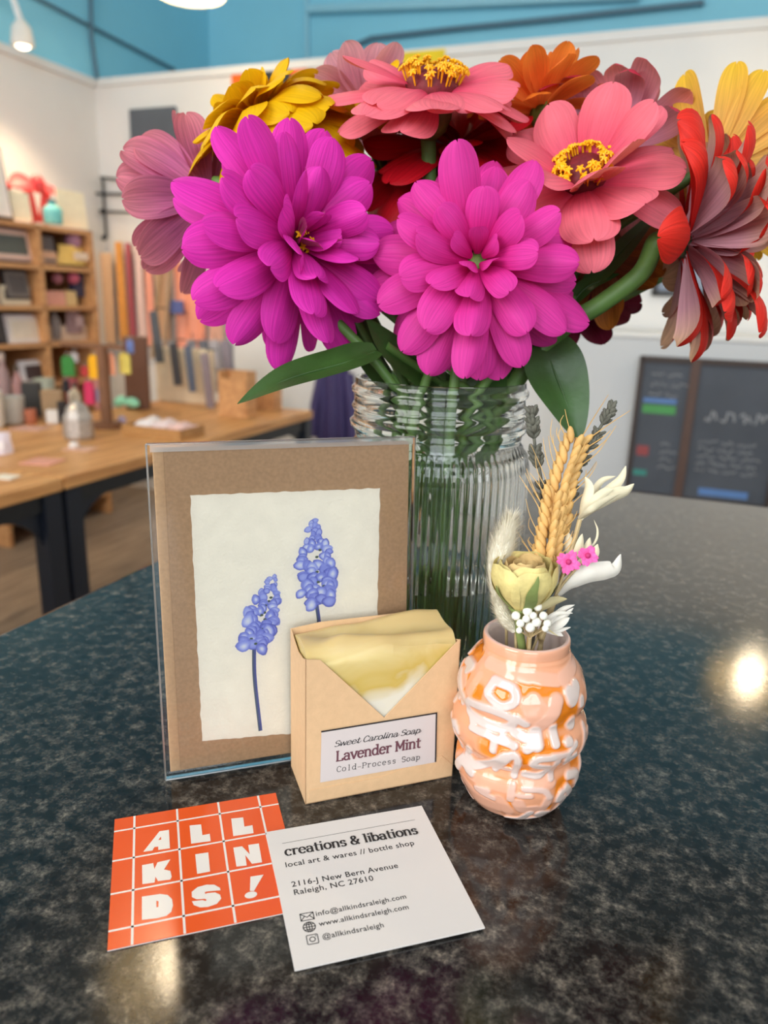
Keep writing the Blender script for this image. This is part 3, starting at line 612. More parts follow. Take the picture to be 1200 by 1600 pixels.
for x_, y_, w_, h_ in ((700, 590, 95, 110), (600, 800, 130, 60), (250, 470, 60, 45), (250, 850, 110, 60), (335, 940, 30, 50), (480, 420, 150, 35), (880, 1040, 70, 45), (780, 1150, 90, 70), (640, 1330, 70, 60), (420, 1230, 40, 50), (540, 1460, 60, 30), (430, 900, 50, 90), (150, 530, 35, 60), (330, 1100, 40, 30)):
    a_, z_ = vz(x_, y_); PT.append((a_, z_, w_ * .0000580, h_ * .0000586))
vs, at = [], []; nt_ = 300; zs = []
for (r0, z0), (r1, z1) in zip(prof, prof[1:]):
    m_ = max(1, int((abs(z1 - z0) + abs(r1 - r0)) / .00055))
    zs += [(r0 + (r1 - r0) * i / m_, z0 + (z1 - z0) * i / m_) for i in range(m_)]
zs.append(prof[-1]); sm = [zs[0]] + [tuple((zs[i - 1][k] + zs[i][k] * 2 + zs[i + 1][k]) / 4 for k in (0, 1)) for i in range(1, len(zs) - 1)] + [zs[-1]]
for _ in range(3): sm = [sm[0]] + [tuple((sm[i - 1][k] + sm[i][k] * 2 + sm[i + 1][k]) / 4 for k in (0, 1)) for i in range(1, len(sm) - 1)] + [sm[-1]]
for r, z in sm:
    for k in range(nt_):
        t = 2 * PI * k / nt_; e = relief(t, z, max(r, .01)) if z > .0015 else 0
        base = .42 if min(t, 2 * PI - t) < 1.45 else .42 * max(0, min(1, (mnoise.noise(V((math.cos(t) * 1.6, math.sin(t) * 1.6, z * 70))) + .04) * 5)); base *= 1 - min(1, sum(math.exp(-(((t + PI) % (2 * PI) - PI - pt) * max(r, .01) / pw) ** 4 - ((z - pz) / ph) ** 4) for pt, pz, pw, ph in PT)) if base else 0; e = max(e, base if z < .072 else .5)
        if z > .0708: e = max(e, .5)
        lump = .0009 * mnoise.noise(V((math.cos(t) * 2.0, math.sin(t) * 2.0, z * 60 + 3))) * min(1, z / .006) * (1 if z < .066 else max(0, (.074 - z) / .008))
        rr = r + lump + e * .00125 * (1 if z < .070 else .2); a = t - PI / 2 + .20; vs.append((rr * math.cos(a), rr * math.sin(a), z)); at.append(e)
for r, z in ((.0164, .0751), (.0157, .0752), (.0150, .0746), (.0147, .072), (.0153, .067), (.0158, .060), (.0160, .058), (.0158, .055), (.014, .0525), (.0001, .052)):
    for k in range(nt_): a = 2 * PI * k / nt_ - PI / 2 + .20; vs.append((r * math.cos(a), r * math.sin(a), z)); at.append(1.0 if z < .075 else .85)
rows = len(sm) + 10
fs = [(i * nt_ + k, i * nt_ + (k + 1) % nt_, (i + 1) * nt_ + (k + 1) % nt_, (i + 1) * nt_ + k) for i in range(rows - 1) for k in range(nt_)]
M_cer = attr_mat('glazed_ceramic', 'relief', [(0, C(226, 124, 16)), (.22, C(229, 130, 32)), (.42, C(228, 160, 122)), (.7, C(228, 174, 150)), (.95, C(216, 190, 180)), (1, C(214, 196, 188))], .14, .4)
solo('bud_vase', 'small lumpy orange and white glazed vase holding dried flowers', 'vase', MB().add(vs, fs, None, at), M_cer, V((VX, VY, CT + .0002)), smooth=70, attr='relief')

# ------------------------------------------------------------------ zinnias
M_stem = mat('green_stem', C(84, 118, 56), .5, var=.18, vs=90, sub=.1)
M_leaf = mat('dark_green_leaf', C(48, 78, 32), .42, var=.22, vs=60, bump=.2, bs=120)
M_calyx = mat('green_bracts', C(92, 112, 44), .55, var=.3, vs=260)
M_calyxd = mat('dark_green_bracts', C(52, 62, 36), .55, var=.3, vs=260)
M_yfl = mat('yellow_florets', C(250, 176, 14), .5, var=.15, vs=300)
M_cone = mat('dark_red_cone', C(112, 24, 34), .6, var=.3, vs=400)
PM = {
 'magenta': petal_mat('magenta_petals', C(206, 10, 132), C(238, 56, 188), C(205, 110, 150), C(222, 90, 165), .22, .28),
 'pink': petal_mat('hot_pink_petals', C(214, 16, 122), C(233, 62, 168), C(208, 60, 130), C(226, 70, 160), .18, .28),
 'coral': petal_mat('coral_petals', C(240, 80, 118), C(251, 124, 140), C(228, 128, 112), C(240, 142, 124), .16, .3),
 'yellow': petal_mat('golden_yellow_petals', C(228, 160, 4), C(246, 194, 8), C(226, 160, 10), C(248, 196, 20), .16, .3),
 'dusty': petal_mat('dusty_pink_petals', C(226, 90, 140), C(234, 120, 150), C(206, 110, 158), C(232, 140, 154), .34, .32),
 'pale': petal_mat('pale_pink_petals', C(226, 120, 160), C(238, 160, 176), C(226, 150, 172), C(242, 182, 190), .25, .34),
 'orange': petal_mat('orange_petals', C(246, 104, 16), C(252, 130, 40), C(248, 134, 60), C(254, 150, 60), .16, .36),
 'rose': petal_mat('dusty_rose_petals', C(206, 34, 60), C(214, 60, 84), C(222, 148, 172), C(226, 142, 134), .2, .32),
 'amber': petal_mat('amber_yellow_petals', C(242, 150, 6), C(250, 176, 8), C(236, 182, 92), C(250, 200, 60), .26, .34),
 'red': petal_mat('red_mauve_petals', C(214, 30, 24), C(236, 52, 40), C(192, 142, 154), C(222, 182, 148), .24, .22),
 'rust': petal_mat('rust_orange_petals', C(226, 130, 12), C(236, 154, 16), C(150, 80, 48), C(196, 116, 40), .4, .28),
 'maroon': petal_mat('maroon_petals', C(120, 10, 40), C(140, 16, 50), C(104, 22, 48), C(120, 30, 56), .3, .15),
 'crimson': petal_mat('crimson_petals', C(168, 6, 24), C(196, 14, 34), C(150, 20, 40), C(170, 30, 44), .25, .2)}
def petal(mb, phi, r0, z0, L, Wd, a0, bend, cup, r2, tw=0, nl=15, nw=6, bp=1.4, notch=.03):
    """one spoon-shaped ray petal, laid out round the flower's own axis"""
    er = V((math.cos(phi), math.sin(phi), 0)); et = V((-math.sin(phi), math.cos(phi), 0)); ez = V((0, 0, 1))
    vs, uv = [], []; r, z = r0, z0; wav = r2.uniform(0, 6); sid = r2.uniform(-.12, .12); wob = r2.uniform(.2, 1.0)
    tp = 0
    for i in range(nl + 1):
        t = 1 - (1 - i / nl) ** 1.7; al = a0 + bend * t ** bp; dt = t - tp; tp = t
        if i: r += math.cos(al) * L * dt; z += math.sin(al) * L * dt
        w = Wd * .5 * (.30 + .70 * math.sin(PI / 2 * min(1, t / .68)) ** 1.1) * (1 if t < .68 else max(.0, 1 - ((t - .68) / .322) ** 2.6) ** .5)
        up = er * -math.sin(al) + ez * math.cos(al)
        for j in range(nw + 1):
            s = (j / nw - .5) * 2; tws = tw * t
            ln = -notch * L * math.exp(-(s / .22) ** 2) * max(0, t - .8) / .2
            lat = et * math.cos(tws) + up * math.sin(tws); upp = up * math.cos(tws) - et * math.sin(tws)
            p = er * (r + ln * math.cos(al)) + ez * (z + ln * math.sin(al)) + lat * (s * w + sid * L * t * t)
            p += upp * (-cup * w * s * s + .05 * w * math.sin(3 * PI * s * .5 + wav) * wob + .035 * Wd * math.sin(5 * t + wav) * (abs(s)))
            vs.append(p); uv.append((t, j / nw + r2.random() * .0 + wav))
    k = nw + 1
    fs = [(i * k + j, (i + 1) * k + j, (i + 1) * k + j + 1, i * k + j + 1) for i in range(nl) for j in range(nw)]
    mb.add(vs, fs, uv)
def axis_of(a, b, c): return (R_ * a + U_ * b - F_ * c).normalized()
def jar_point(i, low=False):
    a = i * 2.399; r = .030 * math.sqrt(((i * 7) % 13 + .5) / 13)
    if low: return V((JX + .032 * math.cos(a + 2.6), JY + .032 * math.sin(a + 2.6), CT + .009))
    return V((JX + r * math.cos(a), JY + r * math.sin(a), CT + .150))
ZN = [0]
def zinnia(label, px, dep, ax, colr, rows, seed, disc=None, calyx=M_calyx, size=1.0, srad=.0024, mouth=None, roll=0.0, stem=True, mids=None, leaves=(), neck=.012, cal=1.0):
    r2 = random.Random(seed); c = P(px[0], px[1], dep); A = axis_of(*ax); X = A.orthogonal().normalized(); Y = A.cross(X)
    M = Matrix(((X.x, Y.x, A.x, c.x), (X.y, Y.y, A.y, c.y), (X.z, Y.z, A.z, c.z), (0, 0, 0, 1)))
    o = thing('zinnia', label, 'flower', group='zinnias in the glass jar', M=M); Mi = M.inverted(); i = ZN[0]; ZN[0] += 1
    mb = MB()
    for q in rows:
        n, r0, z0, L, Wd, a0, bend, cup = q[:8]; jit = q[8] if len(q) > 8 else 1; span = q[9] if len(q) > 9 else None
        ph0 = r2.uniform(0, 6.28)
        for k in range(n):
            phi = ph0 + 2 * PI * k / n + r2.gauss(0, .09) * jit
            if span: phi = R(span[0]) + R(span[1] - span[0]) * (k + .5) / n + r2.gauss(0, .05)
            petal(mb, phi, r0 * size, (z0 + r2.uniform(-.0006, .0006)) * size, L * size * r2.uniform(1 - .10 * jit, 1 + .07 * jit), Wd * size * r2.uniform(.88, 1.1), R(a0 + r2.gauss(0, 7) * jit), R(bend + r2.gauss(0, 9) * jit), cup * r2.uniform(.6, 1.3), r2, r2.gauss(0, .22) * jit, bp=q[10] if len(q) > 10 else 1.4)
    build('petals', mb, PM[colr], o, smooth=180)
    s = size
    s = size * cal
    build('calyx', MB().lathe([(.0026 * s, -.0125 * s), (.0052 * s, -.010 * s), (.0066 * s, -.006 * s), (.0066 * s, -.0025 * s), (.005 * s, .0006 * s), (.001, .0012 * s)], 18, (0, 0, 0), True, True), calyx, o, smooth=60)
    s = size
    if disc:
        dr, dh = disc[:2]; cone = build('flower_cone', MB().lathe([(dr * .75, 0), (dr * .8, dh * .35), (dr * .62, dh * .8), (dr * .3, dh), (.0001, dh * 1.02)], 20, (0, 0, 0), True), M_cone, o, smooth=60)
        fb = MB()
        for k in range(disc[2]):
            a = r2.uniform(0, 6.28); tier = r2.uniform(0, 1); rr = dr * (.62 + .38 * tier) * r2.uniform(.85, 1.1); z = dh * (1.15 - .45 * tier) + r2.uniform(0, .0012); tilt = .35 + .5 * tier
            b = V((math.cos(a) * rr * .85, math.sin(a) * rr * .85, z * .45)); tp = V((math.cos(a) * rr, math.sin(a) * rr, z)); d = (V((math.cos(a) * tilt, math.sin(a) * tilt, 1))).normalized()
            fb.tube([b, tp], [.00035, .0006], 5); e1 = d.orthogonal().normalized(); e2 = d.cross(e1); f0 = r2.uniform(0, 2)
            for j in range(5):
                g_ = f0 + j * 2 * PI / 5; dd = e1 * math.cos(g_) + e2 * math.sin(g_); fb.tube([tp, tp + dd * .0011 + d * .0008, tp + dd * .0021 + d * .0002], [.0006, .00062, .00028], 5)
        build('florets', fb, M_yfl, cone, smooth=60)
    if stem:
        m0 = mouth if mouth is not None else jar_point(i); base = c - A * .0115 * s
        pts = [base, base - A * neck] + [P(*q) for q in (mids or [])] + [m0, m0.lerp(jar_point(i, True), .5), jar_point(i, True)]
        pts = spline(pts, 8); n_ = len(pts); rad = [srad * (1.35 - .35 * min(1, k / 10)) for k in range(n_)]
        stm = build('stem', MB().tube([Mi @ p for p in pts], rad, 10), M_stem, o, smooth=60)
    for lf in leaves:
        build('leaf', leaf_mesh([Mi @ P(*q) for q in lf[0]], lf[1], Mi.to_3x3() @ axis_of(*lf[2])), M_leaf, stm, smooth=180)
    return o
def leaf_mesh(pts, wid, nrm, fold=.25):
    s = spline(pts, 8); n = len(s) - 1; mb = MB(); vs = []; nw = 6
    for i, p in enumerate(s):
        t = i / n; d = (s[min(i + 1, n)] - s[max(i - 1, 0)]).normalized(); sd = d.cross(nrm).normalized(); up = sd.cross(d)
        w = wid * .5 * (math.sin(PI * min(1, (t * .93 + .07)) ** .8) ** .75) if t < 1 else .0002
        for j in range(nw + 1):
            q = (j / nw - .5) * 2; vs.append(p + sd * (q * w) + up * (fold * w * abs(q) + .05 * w * math.sin(9 * t + q)))
    k = nw + 1; mb.add(vs, [(i * k + j, (i + 1) * k + j, (i + 1) * k + j + 1, i * k + j + 1) for i in range(n) for j in range(nw)])
    b = len(mb.v); mb.tube([p - nrm * .0001 for p in s], [.0007 * (1 - .8 * i / n) for i in range(n + 1)], 6); return mb

DOUBLE = [(5, .002, .004, .016, .0082, 72, -16, .4), (8, .0035, .0035, .026, .0125, 52, -28, .45), (10, .0045, .002, .034, .0145, 34, -30, .45), (12, .005, .0005, .041, .016, 14, -32, .4), (13, .0055, -.002, .045, .0168, -4, -34, .35), (11, .0055, -.004, .046, .0168, -24, -34, .3)]
BOLD = [(6, .002, .004, .019, .0105, 78, -14, .5), (8, .0035, .003, .029, .0145, 58, -24, .5), (10, .0045, .0015, .038, .0165, 40, -28, .4), (12, .005, 0, .044, .018, 20, -28, .35), (12, .0055, -.002, .047, .0185, 2, -30, .3), (9, .0055, -.004, .046, .018, -18, -30, .3)]
zinnia('magenta zinnia, largest bloom at the left front, facing right', (464, 378), .322, (.62, -.02, .78), 'magenta', BOLD, 3, size=1.03, disc=(.0045, .006, 9), mouth=V((JX - .018, JY - .022, CT + .152)),
       leaves=[([(590, 548, .335), (540, 566, .33), (450, 592, .325), (371, 631, .322)], .020, (.05, .7, .7))])
zinnia('hot pink zinnia hanging over the front rim of the jar', (744, 410), .320, (-.03, .04, 1), 'pink', DOUBLE, 8, size=1.07, mouth=V((JX + .004, JY - .026, CT + .150)))
zinnia('flat coral zinnia on top, ring of yellow florets, facing up', (674, 146), .345, (.02, .80, .60), 'coral', [(7, .008, .002, .036, .023, 16, -24, .3), (8, .006, 0, .044, .0255, 8, -26, .3), (6, .006, -.001, .044, .025, -6, -26, .3)], 4, disc=(.0155, .011, 64), mouth=V((JX, JY - .008, CT + .15)), srad=.0034, calyx=M_calyx, cal=1.55)
zinnia('coral zinnia at the right with scattered yellow florets, facing left', (912, 282), .338, (-.30, .50, .80), 'coral', [(7, .006, .002, .036, .021, 48, -20, .3), (8, .006, 0, .043, .0235, 28, -24, .3), (6, .006, -.001, .043, .022, 4, -40, .3)], 21, disc=(.0140, .010, 54), mouth=V((JX + .022, JY - .012, CT + .15)), srad=.003, cal=1.4)
zinnia('golden yellow zinnia behind the magenta bloom', (420, 212), .366, (-.56, .68, .42), 'yellow', [(7, .003, .008, .018, .016, 72, -30, .3), (9, .004, .008, .026, .019, 54, -66, .3, 1, None, 1.1), (11, .005, .006, .034, .022, 40, -86, .3, 1, None, 1.1), (12, .005, .003, .040, .024, 22, -84, .3, 1, None, 1.1), (12, .005, 0, .043, .025, 2, -74, .3, 1, None, 1.1), (10, .005, -.003, .043, .025, -22, -56, .3)], 5, size=1.14)
zinnia('dusty pink zinnia at the far left, seen from behind', (322, 312), .372, (-.80, .16, -.52), 'dusty', [(9, .005, 0, .040, .019, 34, 8, .3), (9, .005, -.001, .041, .019, 20, 4, .3)], 9, calyx=M_calyxd)
zinnia('pale pink zinnia peeking out behind the flat coral one', (572, 168), .40, (-.25, .85, -.25), 'pale', [(8, .005, .001, .026, .017, 44, -20, .3), (9, .005, 0, .030, .018, 22, -26, .3)], 10)
zinnia('orange zinnia at the top behind the coral blooms', (846, 168), .385, (-.12, .95, -.1), 'orange', [(7, .003, .004, .022, .012, 68, -10, .3), (9, .004, .002, .029, .0135, 46, -16, .3), (11, .005, 0, .033, .014, 22, -30, .3), (9, .005, -.002, .033, .014, 2, -40, .3)], 11)
zinnia('dusty rose zinnia with curled petals, top right, seen from behind', (958, 238), .388, (.50, .60, -.55), 'rose', [(9, .005, .002, .036, .0145, 52, -70, .45, 1, None, 2.6), (12, .005, 0, .044, .016, 36, -100, .45, 1, None, 2.8), (12, .005, -.002, .049, .0165, 16, -100, .4, 1, None, 2.8)], 12)
zinnia('amber yellow zinnia at the right edge, petals pointing up', (1112, 268), .355, (.62, .36, -.62), 'amber', [(13, .005, .001, .048, .0130, 50, 4, .3), (17, .005, 0, .054, .0138, 36, 6, .3)], 13)
zinnia('red and mauve zinnia at the right edge, curled petals, on a thick stem', (1078, 378), .333, (.95, .02, .20), 'red', [(8, .004, .006, .030, .015, 66, -60, .4, 1.1, None, 3), (10, .005, .004, .037, .017, 54, -90, .5, 1.4, None, 4), (12, .005, .002, .044, .018, 42, -92, .5, 1.6, None, 4.6), (13, .005, 0, .050, .019, 30, -92, .5, 1.8, None, 5), (12, .005, -.002, .051, .019, 16, -92, .5, 1.8, None, 5)], 14, size=1.05, neck=.003, disc=(.009, .012, 26), calyx=M_calyxd,
       srad=.0044, mids=[(1000, 428, .336), (940, 474, .342), (870, 522, .350)], mouth=V((JX + .030, JY - .012, CT + .152)),
       leaves=[([(842, 520, .352), (862, 570, .348), (884, 625, .345), (906, 690, .344)], .0285, (.05, .15, 1))])
zinnia('small orange zinnia cut by the right edge of the view', (1225, 290), .40, (-.3, .3, .7), 'amber', [(9, .005, .001, .026, .012, 20, -20, .3), (9, .005, 0, .03, .013, 2, -20, .3)], 15)
zinnia('rust and orange zinnia low behind the coral one, seen from behind', (936, 396), .40, (.46, -.34, -.75), 'rust', [(8, .005, .001, .034, .0165, 26, -10, .3), (8, .005, 0, .037, .017, 8, -14, .3)], 16)
zinnia('maroon zinnia low at the right behind the thick stem', (898, 468), .425, (.15, -.35, -.85), 'maroon', [(10, .005, 0, .032, .018, 14, -20, .3)], 17)
zinnia('crimson zinnia in the middle, mostly hidden under the coral blooms', (716, 226), .380, (-.02, .70, .62), 'crimson', [(9, .004, .002, .030, .018, 40, -30, .3), (13, .005, 0, .042, .021, 12, -34, .3), (14, .005, -.002, .050, .023, -6, -40, .3), (12, .005, -.004, .050, .023, -26, -40, .3)], 18, size=1.12)
zinnia('yellow zinnia mostly hidden beneath the flat coral one', (560, 178), .385, (-.35, .7, .4), 'yellow', [(9, .004, .002, .026, .014, 30, -30, .3), (9, .004, 0, .029, .0145, 6, -40, .3)], 19)
# loose cut stems and leaves standing in the jar
for i, (a, b_) in enumerate((((560, 505, .37), .010), ((604, 540, .345), .013), ((700, 545, .36), .011), ((800, 560, .36), .012))):
    t0 = P(*a); q = jar_point(20 + i); low = jar_point(20 + i, True)
    o = thing('leaf_stem', ['thin leafy green stem at the left rim of the jar', 'broad green leaf blade standing at the left of the jar mouth', 'leafy green stem below the hot pink bloom', 'leafy green stem at the right of the jar mouth'][i], 'stem', loc=t0)
    pts = spline([V((0, 0, 0)), (q - t0) * .6, q - t0, low - t0], 8)
    build('stem', MB().tube(pts, .0021, 8), M_stem, o, smooth=60)
    up = V((0, 0, 1)); sdv = (t0 - JL); sdv.z = 0
    build('leaf', leaf_mesh([(q - t0) * .9, (q - t0) * .45 + sdv * .10, V((0, 0, 0)), sdv * .35 + up * .012], b_ * 1.3, axis_of(.1, .3, .9)), M_leaf, o, smooth=180)
o = thing('leaf_stem', 'long green stem and blade rising to the right behind the coral bloom', 'stem', loc=P(870, 500, .375))
L0 = P(870, 500, .375); pts = [P(1024, 336, .375), P(960, 400, .375), P(895, 470, .375), jar_point(31), jar_point(31, True)]
build('stem', MB().tube([p - L0 for p in spline(pts, 8)], .0022, 8), M_stem, o, smooth=60)
build('leaf', leaf_mesh([p - L0 for p in (P(905, 462, .374), P(950, 415, .372), P(990, 372, .372), P(1032, 325, .372))], .0125, axis_of(-.5, .2, .8)), M_leaf, o, smooth=180)
build('leaf', leaf_mesh([p - L0 for p in (P(895, 472, .374), P(915, 450, .372), P(940, 438, .370), P(968, 428, .370))], .010, axis_of(.1, .6, .7)), M_leaf, o, smooth=180)
# ------------------------------------------------------------------ dried flowers in the lumpy vase
def dried(name, label, cat, at): return thing(name, label, cat, loc=at)
VM = V((VX, VY, CT + .071)); VB = V((VX, VY, CT + .056))
def q_(o, pts): L0 = o.location; return [(P(*p) if not isinstance(p, V) else p) - L0 for p in pts]
def tail(label, pts, rad, seed, n):
    o = dried('bunny_tail', label, 'dried flower', P(*pts[0])); s = spline(q_(o, pts), 8); N = len(s) - 1; r2 = random.Random(seed)
    mb = MB().tube(s, [rad * .72 * math.sin(PI * min(.97, .12 + .86 * i / N)) ** .6 for i in range(N + 1)], 12)
    for _ in range(n):
        t = r2.random() * N; i = min(N - 1, int(t)); p = s[i].lerp(s[i + 1], t - i); d = (s[i + 1] - s[i]).normalized(); e = d.orthogonal().normalized(); a = r2.uniform(0, 6.28); k = (e * math.cos(a) + d.cross(e) * math.sin(a))
        b = p + k * rad * .6 * math.sin(PI * min(.97, .12 + .86 * t / N)) ** .6; tip = b + (k * .55 + d * .75).normalized() * rad * r2.uniform(.45, 1.0); w = k.cross(d) * .00013
        mb.add([b - w, b + w, tip], [(0, 1, 2)])
    build('fluffy_head', mb, M_tail, o, smooth=0); return o, s
M_tail = mat('cream_fluff', C(234, 226, 204), .8, sub=.1)
M_straw = mat('wheat_straw', C(216, 172, 104), .6, var=.15, vs=160)
M_strawd = mat('pale_dry_stem', C(190, 168, 124), .65, var=.15, vs=200)
M_husk = mat('cream_husk', C(226, 214, 182), .6, var=.05, vs=200, sub=.1)
M_huskw = mat('white_dry_bract', C(222, 216, 204), .6, var=.04, vs=200, sub=.1)
M_lav = mat('grey_lavender_bud', C(96, 95, 84), .8, var=.25, vs=300)
M_rosep = mat('dried_yellow_petal', C(218, 200, 130), .65, var=.16, vs=160, bump=.35, bs=260)
M_rosee = mat('dried_tan_petal', C(216, 184, 124), .7, var=.18, vs=200, bump=.3, bs=260)
M_sepal = mat('dried_green_sepal', C(126, 140, 78), .65, var=.15, vs=200)
M_berry = mat('white_bud', C(240, 236, 222), .5, sub=.1)
M_pinkst = mat('bright_pink_star_flower', C(236, 96, 168), .6, var=.12, vs=500)
DV = .283
o, s = tail('cream fluffy bunny tail grass left of the wheat', [(779, 934, DV), (780, 880, DV), (789, 842, DV), (800, 808, DV)], .0062, 1, 2600)
build('stem', MB().tube([s[0], (VM - o.location) * .8 + V((-.005, .004, 0)), VB - o.location + V((-.006, .004, 0))], .0006, 6), M_strawd, o)
o, s = tail('short white fluffy grass head low behind the dried rose', [(806, 985, DV - .001), (788, 960, DV - .001), (776, 930, DV - .001)], .0042, 2, 1500)
build('stem', MB().tube([s[0], VB - o.location + V((-.003, -.002, 0))], .0006, 6), M_strawd, o)
def wheat(label, pts, seed, w=.0052, awn=1.0):
    o = dried('wheat_ear', label, 'dried flower', P(*pts[0])); s = spline(q_(o, pts), 12); N = len(s) - 1; r2 = random.Random(seed); mb = MB(); aw = MB(); side = 0
    for i in range(1, N, 2):
        p = s[i]; d = (s[min(i + 1, N)] - s[i - 1]).normalized(); e = d.cross(-F_).normalized(); f = e.cross(d)
        for sg, fw in ((1, .45), (-1, .45)) if (i // 2) % 2 else ((.12, 1.0), (1, -.4), (-1, -.4)):
            k = (e * sg + f * fw * r2.uniform(.6, 1.2)).normalized(); t = i / N; sz = w * (1.0 - .35 * t) * r2.uniform(.9, 1.1); z = (d * .86 + k * .5).normalized(); x = z.orthogonal().normalized(); y = z.cross(x)
            M = Matrix((x, y, z)).transposed(); mb.sph(p + k * w * .62 + d * .001, (sz * .36, sz * .36, sz * .86), 8, 6, M)
            if r2.random() < .6 * awn:
                b = p + k * w * .55 + z * sz * .6; L = r2.uniform(.008, .020) * awn; aw.tube(spline([b, b + z * L * .5 + k * .0012, b + z * L + k * r2.uniform(-.002, .003) - d * .002 * r2.random()], 3), [.00024, .00022, .00020, .00018, .00016, .00013, .0001], 4, flat=1)
    build('grains', mb, M_straw, o, smooth=180); build('awns', aw, M_straw, o, smooth=0)
    build('stem', MB().tube(spline([s[-1], s[0], (s[0] + VM - o.location) / 2 + V((.001, .003, 0)), VM - o.location + V((.002, .004, 0)), VB - o.location + V((.003, .003, 0))], 5), .0009, 8), M_straw, o)
    return o
wheat('golden wheat ear rising tallest from the vase', [(866, 836, DV + .003), (874, 775, DV + .003), (886, 730, DV + .003), (902, 684, DV + .003)], 3, .0056)
wheat('shorter golden wheat ear behind the dried rose', [(853, 905, DV + .001), (856, 860, DV + .001), (862, 815, DV + .001), (868, 770, DV + .001)], 4, .0054, .8)
def sprig(label, pts, seed, sz):
    o = dried('lavender_sprig', label, 'dried flower', P(*pts[0])); s = spline(q_(o, pts), 8); N = len(s) - 1; r2 = random.Random(seed); mb = MB()
    for i in range(N + 1):
        if i < N * .35 and i % 3: continue
        if (i // 3) % 3 == 2 and i < N - 5: continue
        d = (s[min(i + 1, N)] - s[max(i - 1, 0)]).normalized(); e = d.orthogonal().normalized()
        for _ in range(6):
            a = r2.uniform(0, 6.28); k = e * math.cos(a) + d.cross(e) * math.sin(a); z = (d * .75 + k * .65).normalized(); x = z.orthogonal().normalized(); M = Matrix((x, z.cross(x), z)).transposed()
            mb.sph(s[i] + k * sz * .55, (sz * .42, sz * .42, sz * r2.uniform(.7, 1.2)), 6, 4, M)
    build('buds', mb, M_lav, o, smooth=180)
    build('stem', MB().tube(spline([s[-1], s[N // 2], s[0], VM - o.location + V((.004, .005, 0)), VB - o.location + V((.004, .005, 0))], 4), .0006, 6), M_lav, o)
sprig('dark dried lavender sprig leaning right above the wheat', [(893, 775, DV + .004), (900, 742, DV + .004), (918, 705, DV + .004), (937, 672, DV + .004), (958, 633, DV + .004)], 5, .0021)
sprig('dark dried lavender sprig upright against the jar, left of the wheat', [(846, 775, DV + .008), (840, 730, DV + .008), (835, 690, DV + .008), (830, 640, DV + .008)], 6, .0024)
def blade(mb, pts, w, tipw=.05, roll=0.0, cup=.5, n=8):
    s = spline(pts, n); N = len(s) - 1; vs = []; nw = 5
    for i, p in enumerate(s):
        t = i / N; d = (s[min(i + 1, N)] - s[max(i - 1, 0)]).normalized(); sd = d.cross(-F_).normalized(); up = sd.cross(d); sd, up = sd * math.cos(roll) + up * math.sin(roll), up * math.cos(roll) - sd * math.sin(roll)
        ww = w * .5 * max(tipw, math.sin(PI * min(1, t * .92 + .08)) ** .7)
        for j in range(nw + 1): q = (j / nw - .5) * 2; vs.append(p + sd * q * ww - up * cup * ww * q * q)
    k = nw + 1; mb.add(vs, [(i * k + j, (i + 1) * k + j, (i + 1) * k + j + 1, i * k + j + 1) for i in range(N) for j in range(nw)])
def husk(label, base, blades, stemto, m, seed=0):
    o = dried('dried_husk', label, 'dried flower', P(*base)); mb = MB()
    for pts, w, roll in blades: blade(mb, q_(o, [base] + pts), w * .78, .06, roll)
    build('bracts', mb, m, o, smooth=180)
    mb = MB().tube(spline(q_(o, [base] + stemto + [VM + V((.006, .0, 0)), VB + V((.004, -.002, 0))]), 5), .0009, 8); build('stem', mb, M_strawd, o)
D5 = DV - .001
husk('cream claw-shaped husk with curled tips at the upper right of the vase', (906, 812, D5), [([(912, 785, D5 - .004), (918, 762, D5 - .004), (914, 745, D5 - .004)], .0062, .9), ([(935, 790, D5 - .005), (962, 775, D5 - .004), (980, 768, D5 - .003), (991, 756, D5 - .003)], .0072, -.4), ([(930, 782, D5 - .001), (952, 765, D5), (970, 748, D5), (978, 728, D5)], .0052, .3), ([(926, 785, D5 - .006), (945, 768, D5 - .006), (958, 764, D5 - .006)], .0045, .2), ([(922, 780, D5 + .003), (940, 752, D5 + .003), (962, 744, D5 + .003)], .0035, 0), ([(924, 800, D5 - .007), (944, 786, D5 - .006), (968, 772, D5 - .004)], .0055, -.7)], [(897, 845, D5), (880, 900, D5)], M_husk)
husk('pale husk with short blunt bracts above the pink star flowers', (898, 880, D5), [([(890, 855, D5), (888, 832, D5)], .0052, .3), ([(906, 858, D5 - .002), (910, 834, D5 - .002)], .0048, -.2), ([(916, 862, D5), (922, 840, D5)], .0046, 0), ([(926, 868, D5 - .001), (934, 850, D5)], .0050, .2), ([(928, 850, D5 + .002), (934, 830, D5 + .002), (928, 812, D5 + .002)], .0012, 0)], [(880, 915, D5), (862, 950, D5)], M_husk)
husk('white leaf-like bract with a curled tip, right of the dried rose', (872, 930, D5 - .002), [([(892, 912, D5 - .006), (920, 898, D5 - .007), (950, 893, D5 - .006), (964, 888, D5 - .005), (970, 866, D5 - .004)], .0098, -.2), ([(880, 905, D5), (890, 885, D5), (900, 872, D5)], .0042, .3), ([(868, 905, D5 - .003), (872, 885, D5 - .003), (880, 868, D5 - .003)], .0032, .2)], [(858, 955, D5)], M_huskw)
